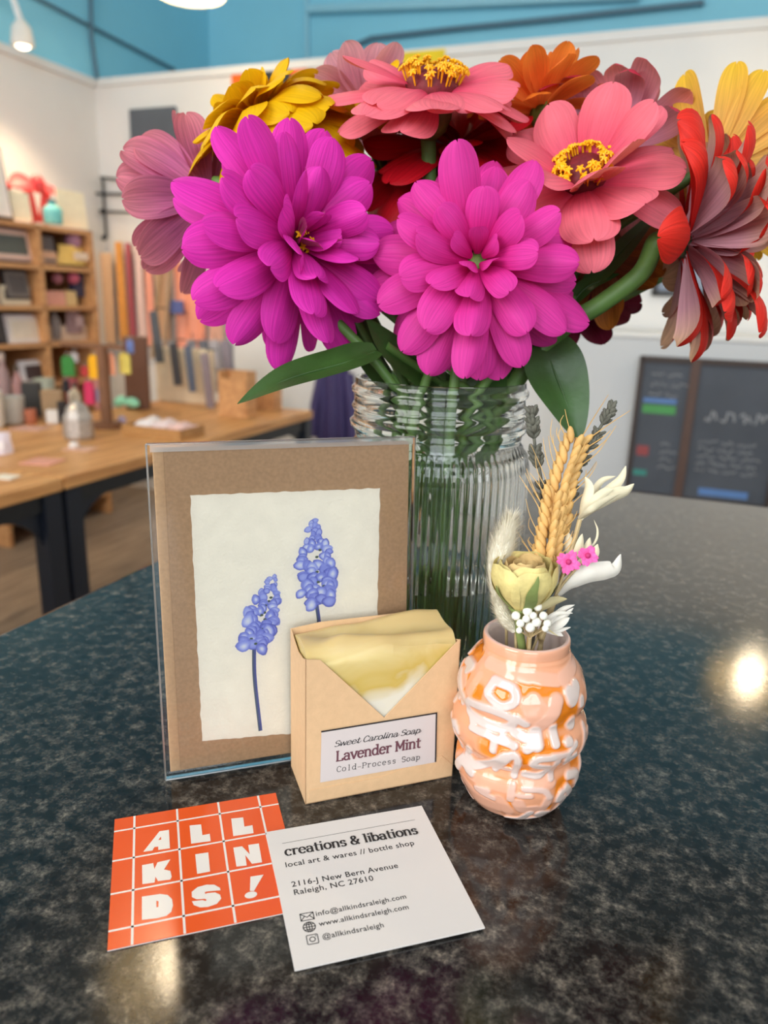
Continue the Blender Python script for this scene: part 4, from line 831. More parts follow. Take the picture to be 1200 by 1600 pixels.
husk('small feathery white grass husk leaning over the vase rim', (850, 985, D5 - .004), [([(862, 968, D5 - .006), (880, 952, D5 - .006), (898, 945, D5 - .006)], .0030, .2), ([(865, 975, D5 - .006), (884, 962, D5 - .007), (896, 950, D5 - .007)], .0034, -.2), ([(866, 978, D5 - .007), (880, 970, D5 - .008), (890, 965, D5 - .008)], .0045, .5), ([(856, 968, D5 - .007), (872, 958, D5 - .008), (895, 958, D5 - .008)], .0024, .2), ([(872, 985, D5 - .006), (892, 980, D5 - .006)], .0022, .2), ([(868, 988, D5 - .005), (880, 994, D5 - .005)], .0030, 0)], [(846, 995, D5)], M_huskw)
husk('tan dry leaf lying across the white buds', (838, 958, D5 - .008), [([(850, 948, D5 - .009), (868, 940, D5 - .009), (886, 936, D5 - .008)], .0052, -.3), ([(846, 974, D5 - .008), (860, 986, D5 - .008), (872, 994, D5 - .008)], .0010, 0)], [(832, 975, D5 - .004)], mat('tan_dry_leaf', C(190, 176, 132), .7, var=.1, vs=200))
for lab_, (x, y), rr, sd2 in (('bright pink star flower just left of its twin', (888, 878), 20, 1), ('smaller bright pink star flower at the right of its twin', (918, 868), 17, 2)):
    o = dried('star_flower', lab_, 'dried flower', P(x, y, D5 - .009)); r2 = random.Random(sd2); mb = MB(); k = (D5 - .009) / FPX
    for t in range(18):
        a = t * 2.399; R0 = rr * k * (1.0 if t % 2 else .72); d = R_ * math.cos(a) + U_ * math.sin(a); mb_pts = [d * R0 * .12, d * R0 * .6 - F_ * .0008, d * R0 - F_ * (.0004 + .001 * r2.random())]; blade(mb, mb_pts, .0024, .12, 0, .2, 3)
    build('rays', mb, M_pinkst, o, smooth=180); build('flower_centre', MB().sph(-F_ * .0004, .0011, 10, 6), mat('deep_pink_centre', C(190, 50, 110), .6), o)
    build('stem', MB().tube(spline([V((0, 0, 0)), P(868, 930, D5 - .004) - o.location, VM - o.location + V((.003, -.002, 0)), VB - o.location], 4), .0005, 6), M_strawd, o)
# dried rosebud
rc = P(818, 916, DV - .009); o = dried('dried_rose', 'dried yellow rosebud with green sepals in the lumpy vase', 'dried flower', rc)
r2 = random.Random(31); k = (DV - .009) / FPX
def bud(a, b, rad, open_, dz):
    pass
for lay, (n, rad, hgt, op, m) in enumerate(((3, .0050, .0108, -.10, M_rosee), (4, .0082, .0112, -.10, M_rosee), (4, .0108, .0108, -.06, M_rosep), (5, .0124, .0100, .0, M_rosep))):
    mb = MB()
    for j in range(n):
        p0 = 2 * PI * j / n + lay * .7 + .3; sp_ = 2 * PI / n * 1.25; ex_ = r2.uniform(-.0006, .0008)
        def fn(u, v, p0=p0, sp_=sp_, rad=rad, hgt=hgt, op=op, ex_=ex_, j=j):
            a = p0 + (u - .5) * sp_ * (.65 + .35 * math.sin(PI * min(1, .25 + v * .6))); prof_ = math.sin(PI * (.08 + .50 * v)) ** .75; rr = rad * prof_ * (1 - .16 * max(0, v - .6) + op * max(0, v - .75) * 4) + .0003 * math.sin(9 * u + j) * v
            z = -.0082 + (hgt + .0075 + ex_ - .0022 * (2 * u - 1) ** 4) * v + .0004 * math.sin(14 * u + j * 2) * max(0, v - .6); return V((math.cos(a) * rr, math.sin(a) * rr, z))
        mb.grid(fn, 12, 12)
    build('petal_layer', mb, m, o, smooth=180)
mb = MB()
for j in range(5):
    a0 = -PI / 2 + .12 + j * 2 * PI / 5; pts = []
    lon = 1.0 if j == 0 else .62
    for t in range(9):
        v = t / 8 * lon; prof_ = math.sin(PI * (.06 + .50 * v)) ** .75; pts.append((a0 + .05 * math.sin(t), .0129 * prof_ + .0004, -.0086 + .0175 * v))
    vs = []
    for i, (a, r, z) in enumerate(pts):
        w = .30 * (1 - (i / 8) ** 1.3) + .015
        for q in (-1, 0, 1): vs.append((math.cos(a + q * w) * (r + .0002 * (q == 0)), math.sin(a + q * w) * (r + .0002 * (q == 0)), z))
    mb.add(vs, [(i * 3 + c, (i + 1) * 3 + c, (i + 1) * 3 + c + 1, i * 3 + c + 1) for i in range(8) for c in range(2)])
build('sepals', mb, M_sepal, o, smooth=180)
build('stem', MB().lathe([(.0016, -.016), (.0030, -.0115), (.0050, -.0088), (.0030, -.006)], 12).tube([V((0, 0, -.009)), V((.0, .001, -.018)), VM - rc + V((.001, -.002, -.012)), VB - rc], [.0017, .0016, .0016, .0015], 10), M_sepal, o, smooth=60)
o = dried('white_bud_sprig', 'sprig of small round white buds under the dried rose', 'dried flower', P(826, 978, DV - .012)); mb = MB(); st = MB(); b0 = P(828, 996, DV - .006) - o.location
for x, y, r in ((806, 962, 7), (824, 955, 7.5), (840, 948, 7), (813, 974, 6.5), (828, 980, 8), (838, 972, 7.5), (849, 962, 6.5), (855, 974, 6.5), (822, 967, 6), (852, 982, 5.5), (833, 962, 6), (811, 985, 5)):
    p = P(x, y, DV - .014 + .003 * rnd.random()) - o.location; mb.sph(p, r * .00024, 10, 7); st.tube([p, b0], .0003, 5)
build('buds', mb, M_berry, o, smooth=180); st.tube([b0, VB - o.location + V((.001, -.003, 0))], .0007, 6); build('stem', st, M_strawd, o)
# ------------------------------------------------------------------ pendant lamps
M_shade = mat('cream_enamel_shade', C(236, 226, 200), .4)
M_bulb = mat('lit_bulb', C(255, 240, 210), .5, emit=(1, .82, .56, 1), es=6)
M_cord = mat('black_cord', C(40, 42, 46), .6)
def pendant(label, loc, watts):
    o = thing('pendant_lamp', label, 'lamp', loc, group=None)
    build('shade', MB().lathe([(.165, 0), (.168, .004), (.160, .05), (.125, .11), (.06, .150), (.03, .165), (.028, .163), (.058, .146), (.122, .106), (.156, .048), (.163, .004)], 48, closed=True), M_shade, o, smooth=60)
    build('bulb', MB().sph((0, 0, .055), (.038, .038, .05), 20, 12), M_bulb, o)
    build('socket', MB().cyl((0, 0, .10), .022, .09, 16), M_black, o)
    build('cord', MB().tube([(0, 0, .18), (0, 0, 4.6 - loc.z)], .004, 8), M_cord, o)
    l = bpy.data.lights.new('pendant_light', 'POINT'); l.energy = watts * .42; l.color = (1, .80, .54); l.shadow_soft_size = .05
    lo = bpy.data.objects.new('pendant_light', l); COL.objects.link(lo); lo.parent = o; lo.location = (0, 0, -.02); return o
def mirror_at(x, y, z):
    d = ray(x, y); t = ((2 * CT - z) - EYE.z) / d.z; p = EYE + d * t; return V((p.x, p.y, z))
pendant('cream dome pendant lamp glowing at the top edge of the view', P(296, -9, 3.45), 12)
pendant('dome pendant lamp whose reflection glows on the right of the counter', mirror_at(1170, 1062, 2.35), 12)
pendant('dome pendant lamp whose reflection glows below the orange card', mirror_at(284, 1512, 2.35), 12)

pendant('dome pendant lamp above the shop tables at the left', RM(-2.3, .9, 2.6), 62)  # unseen extra lamp, added to brighten the tables, shelf and left wall
pendant('dome pendant lamp above the right end of the room', RM(2.0, 2.0, 2.6), 48)  # second unseen lamp, added to lift the walls at the right

# ------------------------------------------------------------------ shop fittings behind the counter
def at(p): return RM(*p)
def box_at(name, label, cat, c, d, m, group=None, rz=0, bevel=.003, kind=None):
    o = solo(name, label, cat, MB().box((0, 0, d[2] / 2), d), m, RM(*c), YAW + rz, group, bevel=bevel, smooth=30); return o
TZ = .75; TV0, TV1 = -2.33, -1.55
u_a = on_v(104, 800, TV1).y; u_end = on_v(489, 640, TV1).y
M_apron = M_navy
def table(label, u0, u1, legs):
    o = thing('shop_table', label, 'table', RM((TV0 + TV1) / 2, (u0 + u1) / 2, 0), YAW); w = TV1 - TV0; L = u1 - u0
    build('table_top', MB().box((0, 0, TZ - .0175), (w, L, .035)), M_wood, o, bevel=.003)
    build('apron', MB().box((w / 2 - .03, 0, TZ - .06), (.03, L - .02, .05)).box((-w / 2 + .03, 0, TZ - .06), (.03, L - .02, .05)).box((0, L / 2 - .03, TZ - .06), (w - .06, .03, .05)).box((0, -L / 2 + .03, TZ - .06), (w - .06, .03, .05)), M_black, o, smooth=0)
    for sx in (1, -1):
        for sy in (1, -1):
            mb = MB().box((sx * (w / 2 - .03), sy * (L / 2 - .035), (TZ - .04) / 2), (.05, .06, TZ - .04))
            pts = [(0, 0), (.16, 0)] + [(.16 - .16 * math.sin(R(a)), -.13 + .13 * math.cos(R(a))) for a in range(10, 91, 10)]
            M = Matrix.Translation((sx * (w / 2 - .03), sy * (L / 2 - .06), TZ - .085)) @ Matrix(((0, 0, 1, -.006), (-sy, 0, 0, 0), (0, 1, 0, 0), (0, 0, 0, 1)))
            mb.prism(pts, 0, .012, M); build('leg', mb, M_navy, o, smooth=0)
    return o
table('wood-topped black metal table at the left edge of the view', u_a - 1.55, u_a - .004, 0)
table('wood-topped black metal table ending in the middle, behind the greeting card', u_a + .004, u_end, 0)

# cubby shelf along the left wall
SV = -3.0
su1 = on_v(143, 380, SV).y; sud = on_v(62, 380, SV).y; cw = su1 - sud
zz = [on_v(62, y, SV).z for y in (351, 414, 478, 536, 600)]
sh_ = thing('cubby_shelf', 'wooden cubby shelf full of gifts against the left wall', 'shelf', RM(SV - .17, (su1 + sud - cw) / 2, 0), YAW)
uc = (su1 + sud - cw) / 2; zb = zz + [zz[-1] - .22 * i for i in range(1, 5)]
for i, z in enumerate(zb):
    if z < .05: continue
    build('shelf_board', MB().box((0, 0, z - .01), (.34, 2 * cw, .022)), M_shelf, sh_, smooth=0)
for u in (sud - cw, sud, su1): build('upright', MB().box((0, u - uc, zz[0] / 2), (.34, .024, zz[0])), M_shelf, sh_, smooth=0)
build('back_board', MB().box((-.165, 0, zz[0] / 2), (.01, 2 * cw, zz[0])), mat('dark_shelf_back', C(96, 84, 76), .7), sh_, smooth=0)

CACHE = {}
def cm(r, g, b, rough=.55):
    k = (r, g, b)
    if k not in CACHE: CACHE[k] = mat('painted_%d_%d_%d' % k, C(r, g, b), rough, var=.05, vs=25)
    return CACHE[k]
def place(kind, name, label, cat, px, col, plane, group=None, extra=None, deep=None):
    """px = (x0, y0, x1, y1) of the thing's outline; plane ('v', value) or ('z', height) or ('u', value)"""
    x0, y0, x1, y1 = px; bx = (x0 + x1) / 2
    loc = on_v(bx, y1, plane[1]) if plane[0] == 'v' else on_u(bx, y1, plane[1]) if plane[0] == 'u' else RI(on_z(bx, y1, plane[1]) - EYE) + V((0, 0, EYE.z))
    dep = (RM(*loc) - EYE).dot(F_); w = (x1 - x0) * dep / FPX; h = (y1 - y0) * dep / FPX * 1.02
    wl = RM(*loc); m = cm(*col); d = deep or min(w * .8, .12)
    face = math.atan2(-wl.x, -wl.y)
    rot = YAW + {'v': R(90), 'u': 0, 'z': R(35)}[plane[0]]
    if plane[0] == 'v': w /= max(.3, math.cos(R(42)))
    if plane[0] == 'z': w = w / 1.15 if kind in ('box', 'bag') else w
    if kind == 'sheet': return solo(name, label, cat, MB().box((0, 0, .0015), (w, h * 2.6, .003)), m, wl, YAW + R(12), group, smooth=0)
    if kind == 'box': return solo(name, label, cat, MB().box((0, d / 2, h / 2), (w, d, h)), m, wl, rot, group, bevel=min(.004, h * .1), smooth=30)
    if kind == 'card': return solo(name, label, cat, MB().box((0, .008, h / 2), (w, .006, h), rx=R(-6)), m, wl, rot, group, bevel=.001, smooth=30)
    if kind == 'frame':
        o = thing(name, label, cat, wl, rot, group); t = min(w, h) * .13
        build('frame', MB().box((0, .01, h / 2), (w, .014, h), rx=R(-8)), m, o, bevel=.002)
        M = Matrix.Rotation(R(-8), 4, 'X')
        build('mat_board', MB().box((0, .0, h / 2), (w - 1.2 * t, .014, h - 1.2 * t), rx=R(-8)), cm(*extra[0]), o, smooth=0)
        build('picture', MB().box((0, -.003, h / 2), (w - 3.2 * t, .014, h - 3.2 * t), rx=R(-8)), cm(*extra[1]), o, smooth=0); return o
    if kind == 'bottle':
        o = thing(name, label, cat, wl, rot, group); r = w / 2
        build('body', MB().lathe([(r * .9, 0), (r, h * .05), (r, h * .6), (r * .75, h * .72), (r * .4, h * .8), (r * .4, h * .88)], 20, (0, 0, 0), True, True), m, o, smooth=50)
        build('stopper', MB().cyl((0, 0, h * .88), r * .46, h * .12, 16), cm(*(extra or (80, 70, 60))), o); return o
    if kind == 'cup':
        r = w / 2; return solo(name, label, cat, MB().lathe([(r * .7, 0), (r * .95, h * .1), (r, h), (r * .9, h), (r * .85, h * .15), (.0001, h * .1)], 20, (0, 0, 0), True), m, wl, rot, group, smooth=50)
    if kind == 'ball': return solo(name, label, cat, MB().sph((0, 0, h / 2), (w / 2, w / 2, h / 2), 16, 10), m, wl, rot, group)
    if kind == 'bag':
        o = thing(name, label, cat, wl, rot, group); mb = MB().grid(lambda a, b: V(((a - .5) * w * (1 - .12 * b) * (1 + .05 * math.sin(b * 7)), -d / 2 * math.sin(PI * a) * (1 - b * .6), b * h)), 10, 8).grid(lambda a, b: V(((.5 - a) * w * (1 - .12 * b) * (1 + .05 * math.sin(b * 7)), d / 2 * math.sin(PI * a) * (1 - b * .6), b * h)), 10, 8)
        build('pouch', mb, m, o, smooth=60); build('printed_panel', MB().box((0, -d / 2 - .002, h * .45), (w * .5, .002, h * .4)), cm(*(extra or (250, 240, 220))), o, smooth=0); return o
def shelfp(kind, name, label, cat, px, col, **k): return place(kind, name, label, cat, px, col, ('v', SV - .06), **k)
G1 = None
shelfp('frame', 'framed_print', 'tall white framed print leaning at the left end of the shelf top', 'picture', (-40, 236, 15, 343), (60, 50, 44), extra=((248, 240, 236), (244, 238, 232)))
shelfp('card', 'greeting_card', 'cream card standing left of the red bow on the shelf top', 'card', (18, 303, 50, 344), (250, 242, 216))
shelfp('card', 'greeting_card', 'wide cream card at the right end of the shelf top', 'card', (95, 303, 138, 356), (250, 240, 212))
shelfp('bottle', 'bottle', 'small teal bottle on the shelf top beside the red bow', 'bottle', (73, 316, 94, 350), (120, 204, 206), extra=(60, 130, 140))
# red bow
bl = on_v(62, 348, SV - .16); o = thing('ribbon_bow', 'large red ribbon bow on top of the shelf', 'bow', RM(*bl), YAW + R(90)); M_red = mat('red_ribbon', C(240, 84, 88), .5, var=.15, vs=14)
k = (RM(*bl) - EYE).dot(F_) / FPX
for sx in (-1, 1): build('loop', MB().grid(lambda a, b, sx=sx: V((sx * (62 * k * a), .05 * math.sin(PI * a) * (b - .5) * 2, 50 * k + 14 * k * math.sin(a * 5) * .5 + (b - .5) * 26 * k * math.sin(PI * min(1, a + .15)) + 6 * k * math.sin(b * 6.28))), 14, 8), M_red, o, smooth=180)
for sx in (-1, 1): build('ribbon_tail', MB().box((sx * 13 * k, 0, 24 * k), (16 * k, .01, 50 * k), ry=sx * .22), M_red, o, smooth=0)
build('knot', MB().sph((0, -.01, 56 * k), (12 * k, 10 * k, 14 * k), 12, 8), M_red, o)
shelfp('frame', 'framed_photo', 'framed grey landscape photo in the top left cubby', 'picture', (-14, 360, 48, 408), (206, 184, 180), extra=((232, 200, 188), (92, 98, 94)))
shelfp('bag', 'gift_pouch', 'yellow gift pouch in the top right cubby', 'pouch', (91, 386, 136, 414), (236, 196, 108), extra=(240, 214, 190))
shelfp('ball', 'round_tin', 'mauve round tin behind the yellow pouch', 'tin', (106, 363, 124, 392), (176, 124, 146))
shelfp('box', 'gift_box', 'flat pinkish box at the left of the yellow pouch', 'box', (66, 394, 90, 413), (222, 178, 150))
shelfp('card', 'greeting_card', 'dark grey card behind the pinkish box in the top right cubby', 'card', (70, 372, 88, 410), (104, 96, 96))
shelfp('box', 'gift_box', 'cream box with a green mark in the second left cubby', 'box', (6, 448, 48, 477), (236, 222, 196))
shelfp('frame', 'framed_photo', 'small dark framed photo standing behind the cream box', 'picture', (10, 424, 46, 468), (52, 46, 46), extra=((120, 112, 110), (90, 84, 84)))
for lab_, px, c in (('pink box at the left of the second right cubby', (72, 456, 104, 480), (232, 168, 150)), ('yellowish box beside the pink one in the second right cubby', (105, 456, 122, 482), (226, 196, 140)), ('red box at the right of the second right cubby', (136, 436, 152, 482), (216, 106, 100)), ('navy box at the back of the second right cubby', (118, 430, 134, 464), (66, 62, 88))):
    shelfp('box', 'gift_box', lab_, 'box', px, c)
shelfp('ball', 'soap_ball', 'dusty pink ball in the second right cubby', 'ball', (84, 428, 96, 444), (170, 104, 116)); shelfp('ball', 'soap_ball', 'bright pink ball right of the dusty one in the second right cubby', 'ball', (108, 426, 122, 444), (200, 96, 120))
shelfp('frame', 'framed_print', 'white print in a pale frame leaning in the third left cubby', 'picture', (14, 494, 68, 539), (228, 220, 226), extra=((238, 230, 226), (234, 220, 202)))
shelfp('frame', 'framed_photo', 'black frame at the left end of the third left cubby', 'picture', (-26, 490, 10, 541), (30, 28, 32), extra=((60, 56, 58), (70, 66, 68)))
shelfp('box', 'gift_box', 'long cream box in the third right cubby', 'box', (82, 510, 138, 534), (228, 200, 176)); shelfp('bottle', 'bottle', 'grey bottle at the left of the third right cubby', 'bottle', (82, 486, 94, 530), (140, 128, 124)); shelfp('bag', 'gift_pouch', 'mauve pouch at the back of the third right cubby', 'pouch', (104, 482, 130, 520), (150, 116, 116), extra=(180, 150, 150))
shelfp('frame', 'framed_photo', 'white framed photo with a dark picture in the lowest left cubby', 'picture', (36, 564, 76, 600), (226, 222, 226), extra=((226, 222, 226), (70, 52, 54)))

# things on the tables
def tab(kind, name, label, cat, px, col, **k): return place(kind, name, label, cat, px, col, ('z', TZ + .0005), **k)
tab('bottle', 'bottle', 'grey-mauve bottle at the far left of the table display', 'bottle', (2, 555, 22, 650), (156, 126, 124), extra=(180, 160, 150))
tab('cup', 'ceramic_cup', 'pale grey cup at the left on the table', 'cup', (4, 620, 40, 662), (186, 184, 176))
tab('cup', 'ceramic_cup', 'white cup at the very left edge of the table', 'cup', (-18, 612, 8, 668), (220, 216, 206))
tab('box', 'display_box', 'black display box on the table behind the cups', 'box', (36, 600, 66, 652), (50, 48, 46)); tab('box', 'display_box', 'tan card box beside the black display box', 'box', (66, 612, 100, 658), (160, 130, 96))
tab('cup', 'ceramic_bowl', 'pale sage bowl on top of the display', 'bowl', (54, 592, 86, 616), (186, 190, 172))
tab('sheet', 'flat_packet', 'flat pinkish packet on the table in front of the black display box', 'packet', (22, 656, 72, 670), (206, 160, 146)); tab('bag', 'paper_roll', 'white paper bundle at the lower left edge of the table', 'paper', (-16, 676, 22, 708), (232, 220, 228), extra=(240, 234, 236))
tab('sheet', 'paper_sheet', 'pink paper sheet near the front of the table', 'paper', (42, 704, 92, 722), (226, 160, 140), deep=.10); tab('sheet', 'paper_sheet', 'pale pink paper sheet right of the pink one', 'paper', (104, 690, 148, 702), (220, 174, 150), deep=.10)
tab('ball', 'glass_bauble', 'small white bauble on the table in front of the silver lantern', 'ornament', (108, 690, 124, 702), (232, 222, 216))
for lab_, knd, nm_, ct_, px, c in (('tall dusty rose bottle second from the left on the table', 'bottle', 'bottle', 'bottle', (24, 574, 40, 640), (176, 130, 128)), ('small terracotta pot beside the pale grey cup', 'cup', 'plant_pot', 'pot', (40, 640, 58, 662), (186, 112, 84)),
        ('white box low between the black and tan boxes', 'box', 'display_box', 'box', (72, 642, 92, 662), (226, 220, 214)), ('dark red pouch behind the silver lantern', 'bag', 'gift_pouch', 'pouch', (104, 592, 128, 640), (150, 64, 72)), ('cream jar at the left of the wooden stand', 'bottle', 'bottle', 'bottle', (112, 600, 128, 650), (206, 190, 160)),
        ('black jar between the tan box and the silver lantern', 'cup', 'ceramic_cup', 'cup', (92, 628, 108, 660), (44, 40, 40)), ('lilac tin right of the wooden stand foot', 'ball', 'round_tin', 'tin', (184, 650, 198, 664), (176, 164, 190)), ('rose packet leaning behind the wooden stand', 'card', 'gift_card', 'card', (150, 560, 168, 640), (196, 130, 126)),
        ('white card at the far left front of the table', 'sheet', 'paper_sheet', 'paper', (-6, 736, 26, 746), (240, 232, 216))):
    tab(knd, nm_, lab_, ct_, px, c)
# silver lantern
def tloc(x, y): return on_z(x, y, TZ + .0005)
lp0 = tloc(124, 686); o = thing('lantern', 'silver faceted lantern on the table', 'lantern', lp0, YAW); k = (lp0 - EYE).dot(F_) / FPX; M_sil = mat('dull_silver', C(186, 178, 172), .35, metal=.6, var=.3, vs=90, bump=.6, bs=60)
build('body', MB().lathe([(20 * k, 0), (23 * k, 6 * k), (22 * k, 34 * k), (15 * k, 48 * k)], 8, (0, 0, 0), True, True), M_sil, o, smooth=0); build('lid', MB().lathe([(17 * k, 48 * k), (10 * k, 56 * k), (3 * k, 60 * k)], 8, (0, 0, 0), True, True), M_sil, o, smooth=0); build('ring', MB().tube([(6 * k * math.cos(a), 0, 64 * k + 6 * k * math.sin(a)) for a in [i * PI / 6 for i in range(13)]], 1 * k, 6), M_sil, o)
# key-ring stand
kp = tloc(168, 668); k = (kp - EYE).dot(F_) / FPX; o = thing('keyring_stand', 'brown wooden stand hung with colourful key rings', 'stand', kp, YAW); M_kst = mat('brown_stand_wood', C(124, 84, 58), .6, var=.15, vs=20)
build('base', MB().cyl((0, 0, 0), 22 * k, 8 * k, 24), M_kst, o); build('post', MB().cyl((0, 0, 8 * k), 9 * k, 118 * k, 16), M_kst, o); build('crossbar', MB().box((-18 * k, 0, 124 * k), (120 * k, 6 * k, 6 * k)), M_kst, o, smooth=0)
for lab_, (x0, y0, x1, y1), c in (('green', (96, 557, 120, 588), (54, 128, 56)), ('red', (126, 572, 140, 588), (196, 66, 66)), ('golden yellow', (139, 556, 160, 592), (240, 176, 20)), ('peach', (163, 552, 182, 586), (240, 164, 128)), ('pale yellow', (186, 552, 206, 584), (226, 208, 104)), ('magenta', (132, 596, 150, 632), (206, 50, 96)), ('blue', (198, 532, 210, 552), (110, 130, 190)), ('black', (98, 594, 110, 612), (30, 26, 32)), ('lilac', (148, 608, 160, 628), (150, 136, 160)), ('pale grey', (110, 552, 124, 566), (176, 168, 170))):
    p = P((x0 + x1) / 2, y1, (kp - EYE).dot(F_) - .05 + .05 * rnd.random()); w, h = (x1 - x0) * k, (y1 - y0) * k
    t = thing('keyring', lab_ + ' key ring hanging on the brown wooden stand', 'key ring', p, YAW, 'key rings on the brown stand')
    build('tag', MB().prism([(-w / 2, 0), (w / 2, 0), (w / 2, h * .8), (w * .3, h), (-w * .3, h), (-w / 2, h * .8)], -.004, .004, Matrix.Rotation(R(90), 4, 'X')), cm(*c), t, bevel=.001); build('ring', MB().tube([(.008 * math.cos(a), 0, h + .006 + .008 * math.sin(a)) for a in [i * PI / 6 for i in range(13)]], .0012, 6), M_sil, t)
# brown case, mint bow, cloth tray
tab('box', 'wooden_case', 'dark brown wooden case standing behind the cloth tray', 'case', (196, 532, 236, 640), (104, 66, 44), deep=.10)
bp_ = tloc(198, 640); k = (bp_ - EYE).dot(F_) / FPX; o = thing('hair_bow', 'mint green bow on the table by the cloth tray', 'bow', bp_, YAW); M_mint = cm(150, 220, 186)
for sx in (-1, 1): build('loop', MB().sph((sx * 12 * k, 0, 12 * k), (13 * k, 6 * k, 8 * k), 12, 8, Matrix.Rotation(sx * .3 - .2, 3, 'Y')), M_mint, o)
build('knot', MB().sph((0, 0, 11 * k), 5 * k, 10, 6), M_mint, o)
tp = tloc(248, 683); k = (tp - EYE).dot(F_) / FPX; o = thing('wicker_tray', 'shallow wicker tray on the table holding folded cloths', 'tray', tp + V((0, .06, 0)), YAW); M_wick = wood_mat('wicker', C(150, 104, 60), C(206, 156, 98), 4)
build('tray_base', MB().box((0, 0, .006), (110 * k, 62 * k, .012)), M_wick, o, smooth=0)
for c, d in (((0, 31 * k, 8 * k), (110 * k, 2 * k, 16 * k)), ((0, -31 * k, 8 * k), (110 * k, 2 * k, 16 * k)), ((55 * k, 0, 8 * k), (2 * k, 62 * k, 16 * k)), ((-55 * k, 0, 8 * k), (2 * k, 62 * k, 16 * k))): build('tray_side', MB().box(c, d), M_wick, o, smooth=0)
for lab_, dx, c, s_ in (('white folded cloth at the left of the wicker tray', -22, (236, 224, 222), 1), ('white and pink folded cloth in the middle of the wicker tray', 8, (232, 208, 206), .9), ('pale pink folded cloth at the right of the wicker tray', 36, (236, 196, 190), .6)):
    p = tp + V((0, .06, 0)) + Matrix.Rotation(YAW, 3, 'Z') @ V((dx * k, 0, .013)); solo('folded_cloth', lab_, 'cloth', MB().grid(lambda a, b: V(((a - .5) * 34 * k, (b - .5) * 46 * k, (9 + 12 * s_ * math.sin(PI * a) ** .5 * math.sin(PI * b) ** .5 + 1.5 * math.sin(a * 9 + b * 5)) * k)), 12, 10).box((0, 0, 5 * k), (33 * k, 45 * k, 9 * k)), cm(*c), p, YAW, 'folded cloths in the wicker tray', smooth=60)
# cream slanted board with grey straps
pl = on_u(292, 652, 2.98); o = box_at('display_board', 'cream slanted display board at the far end of the table', 'board', (pl.x, 2.98, TZ + .001), (.30, .03, on_u(292, 545, 2.98).z - TZ), cm(240, 218, 184), rz=R(4))
for lab_, px, c in (('dark grey strap hanging highest at the left of the board', (233, 486, 252, 566), (92, 94, 98)), ('charcoal strap in the middle of the cream board', (264, 536, 282, 602), (74, 72, 74)), ('blue-grey strap right of the charcoal one', (288, 540, 304, 612), (98, 106, 124)), ('mauve-grey strap at the right end of the board', (314, 552, 332, 640), (148, 132, 138))):
    x0, y0, x1, y1 = px; a, b_ = on_u((x0 + x1) / 2, y1, 2.90), on_u((x0 + x1) / 2, y0, 2.90); w = (x1 - x0) * .75 * (RM(*a) - EYE).dot(F_) / FPX
    t = thing('hanging_strap', lab_, 'strap', RM(*b_), YAW, 'straps on the cream board'); h = b_.z - a.z
    build('strap', MB().box((0, 0, -h / 2), (w, .012, h), ry=-.10), cm(*c), t, bevel=.003); build('hook', MB().tube([(0, 0, 0), (0, .0, .012), (0, .03, .015), (0, .08, .012)], .003, 6), M_black, t)
tab('bag', 'cloth_bundle', 'grey and white cloth bundle standing at the right of the board', 'cloth', (322, 540, 372, 612), (176, 172, 176), extra=(200, 198, 200))
def crate(label, px):
    x0, y0, x1, y1 = px; p = tloc((x0 + x1) / 2, y1); k = (p - EYE).dot(F_) / FPX; w, h = (x1 - x0) * k * .85, (y1 - y0) * k; o = thing('wooden_crate', label, 'crate', p + V((.0, .05, 0)), YAW, 'open wooden crates on the table'); d = w * .6; m = M_shelf
    build('crate_floor', MB().box((0, 0, .005), (w, d, .01)), m, o, smooth=0)
    for c, s_ in (((0, d / 2, h / 2), (w, .012, h)), ((0, -d / 2, h * .42), (w, .012, h * .84)), ((w / 2, 0, h / 2), (.012, d, h)), ((-w / 2, 0, h / 2), (.012, d, h))): build('crate_side', MB().box(c, s_), m, o, smooth=0)
crate('larger open wooden crate beside the cloth bundle', (340, 582, 396, 652)); crate('low wooden crate at the far end of the table, right of the larger one', (392, 606, 436, 642))
tab('bag', 'cloth_bundle', 'small lilac cloth bundle in front of the larger crate', 'cloth', (352, 600, 376, 626), (186, 178, 190), extra=(200, 196, 206))
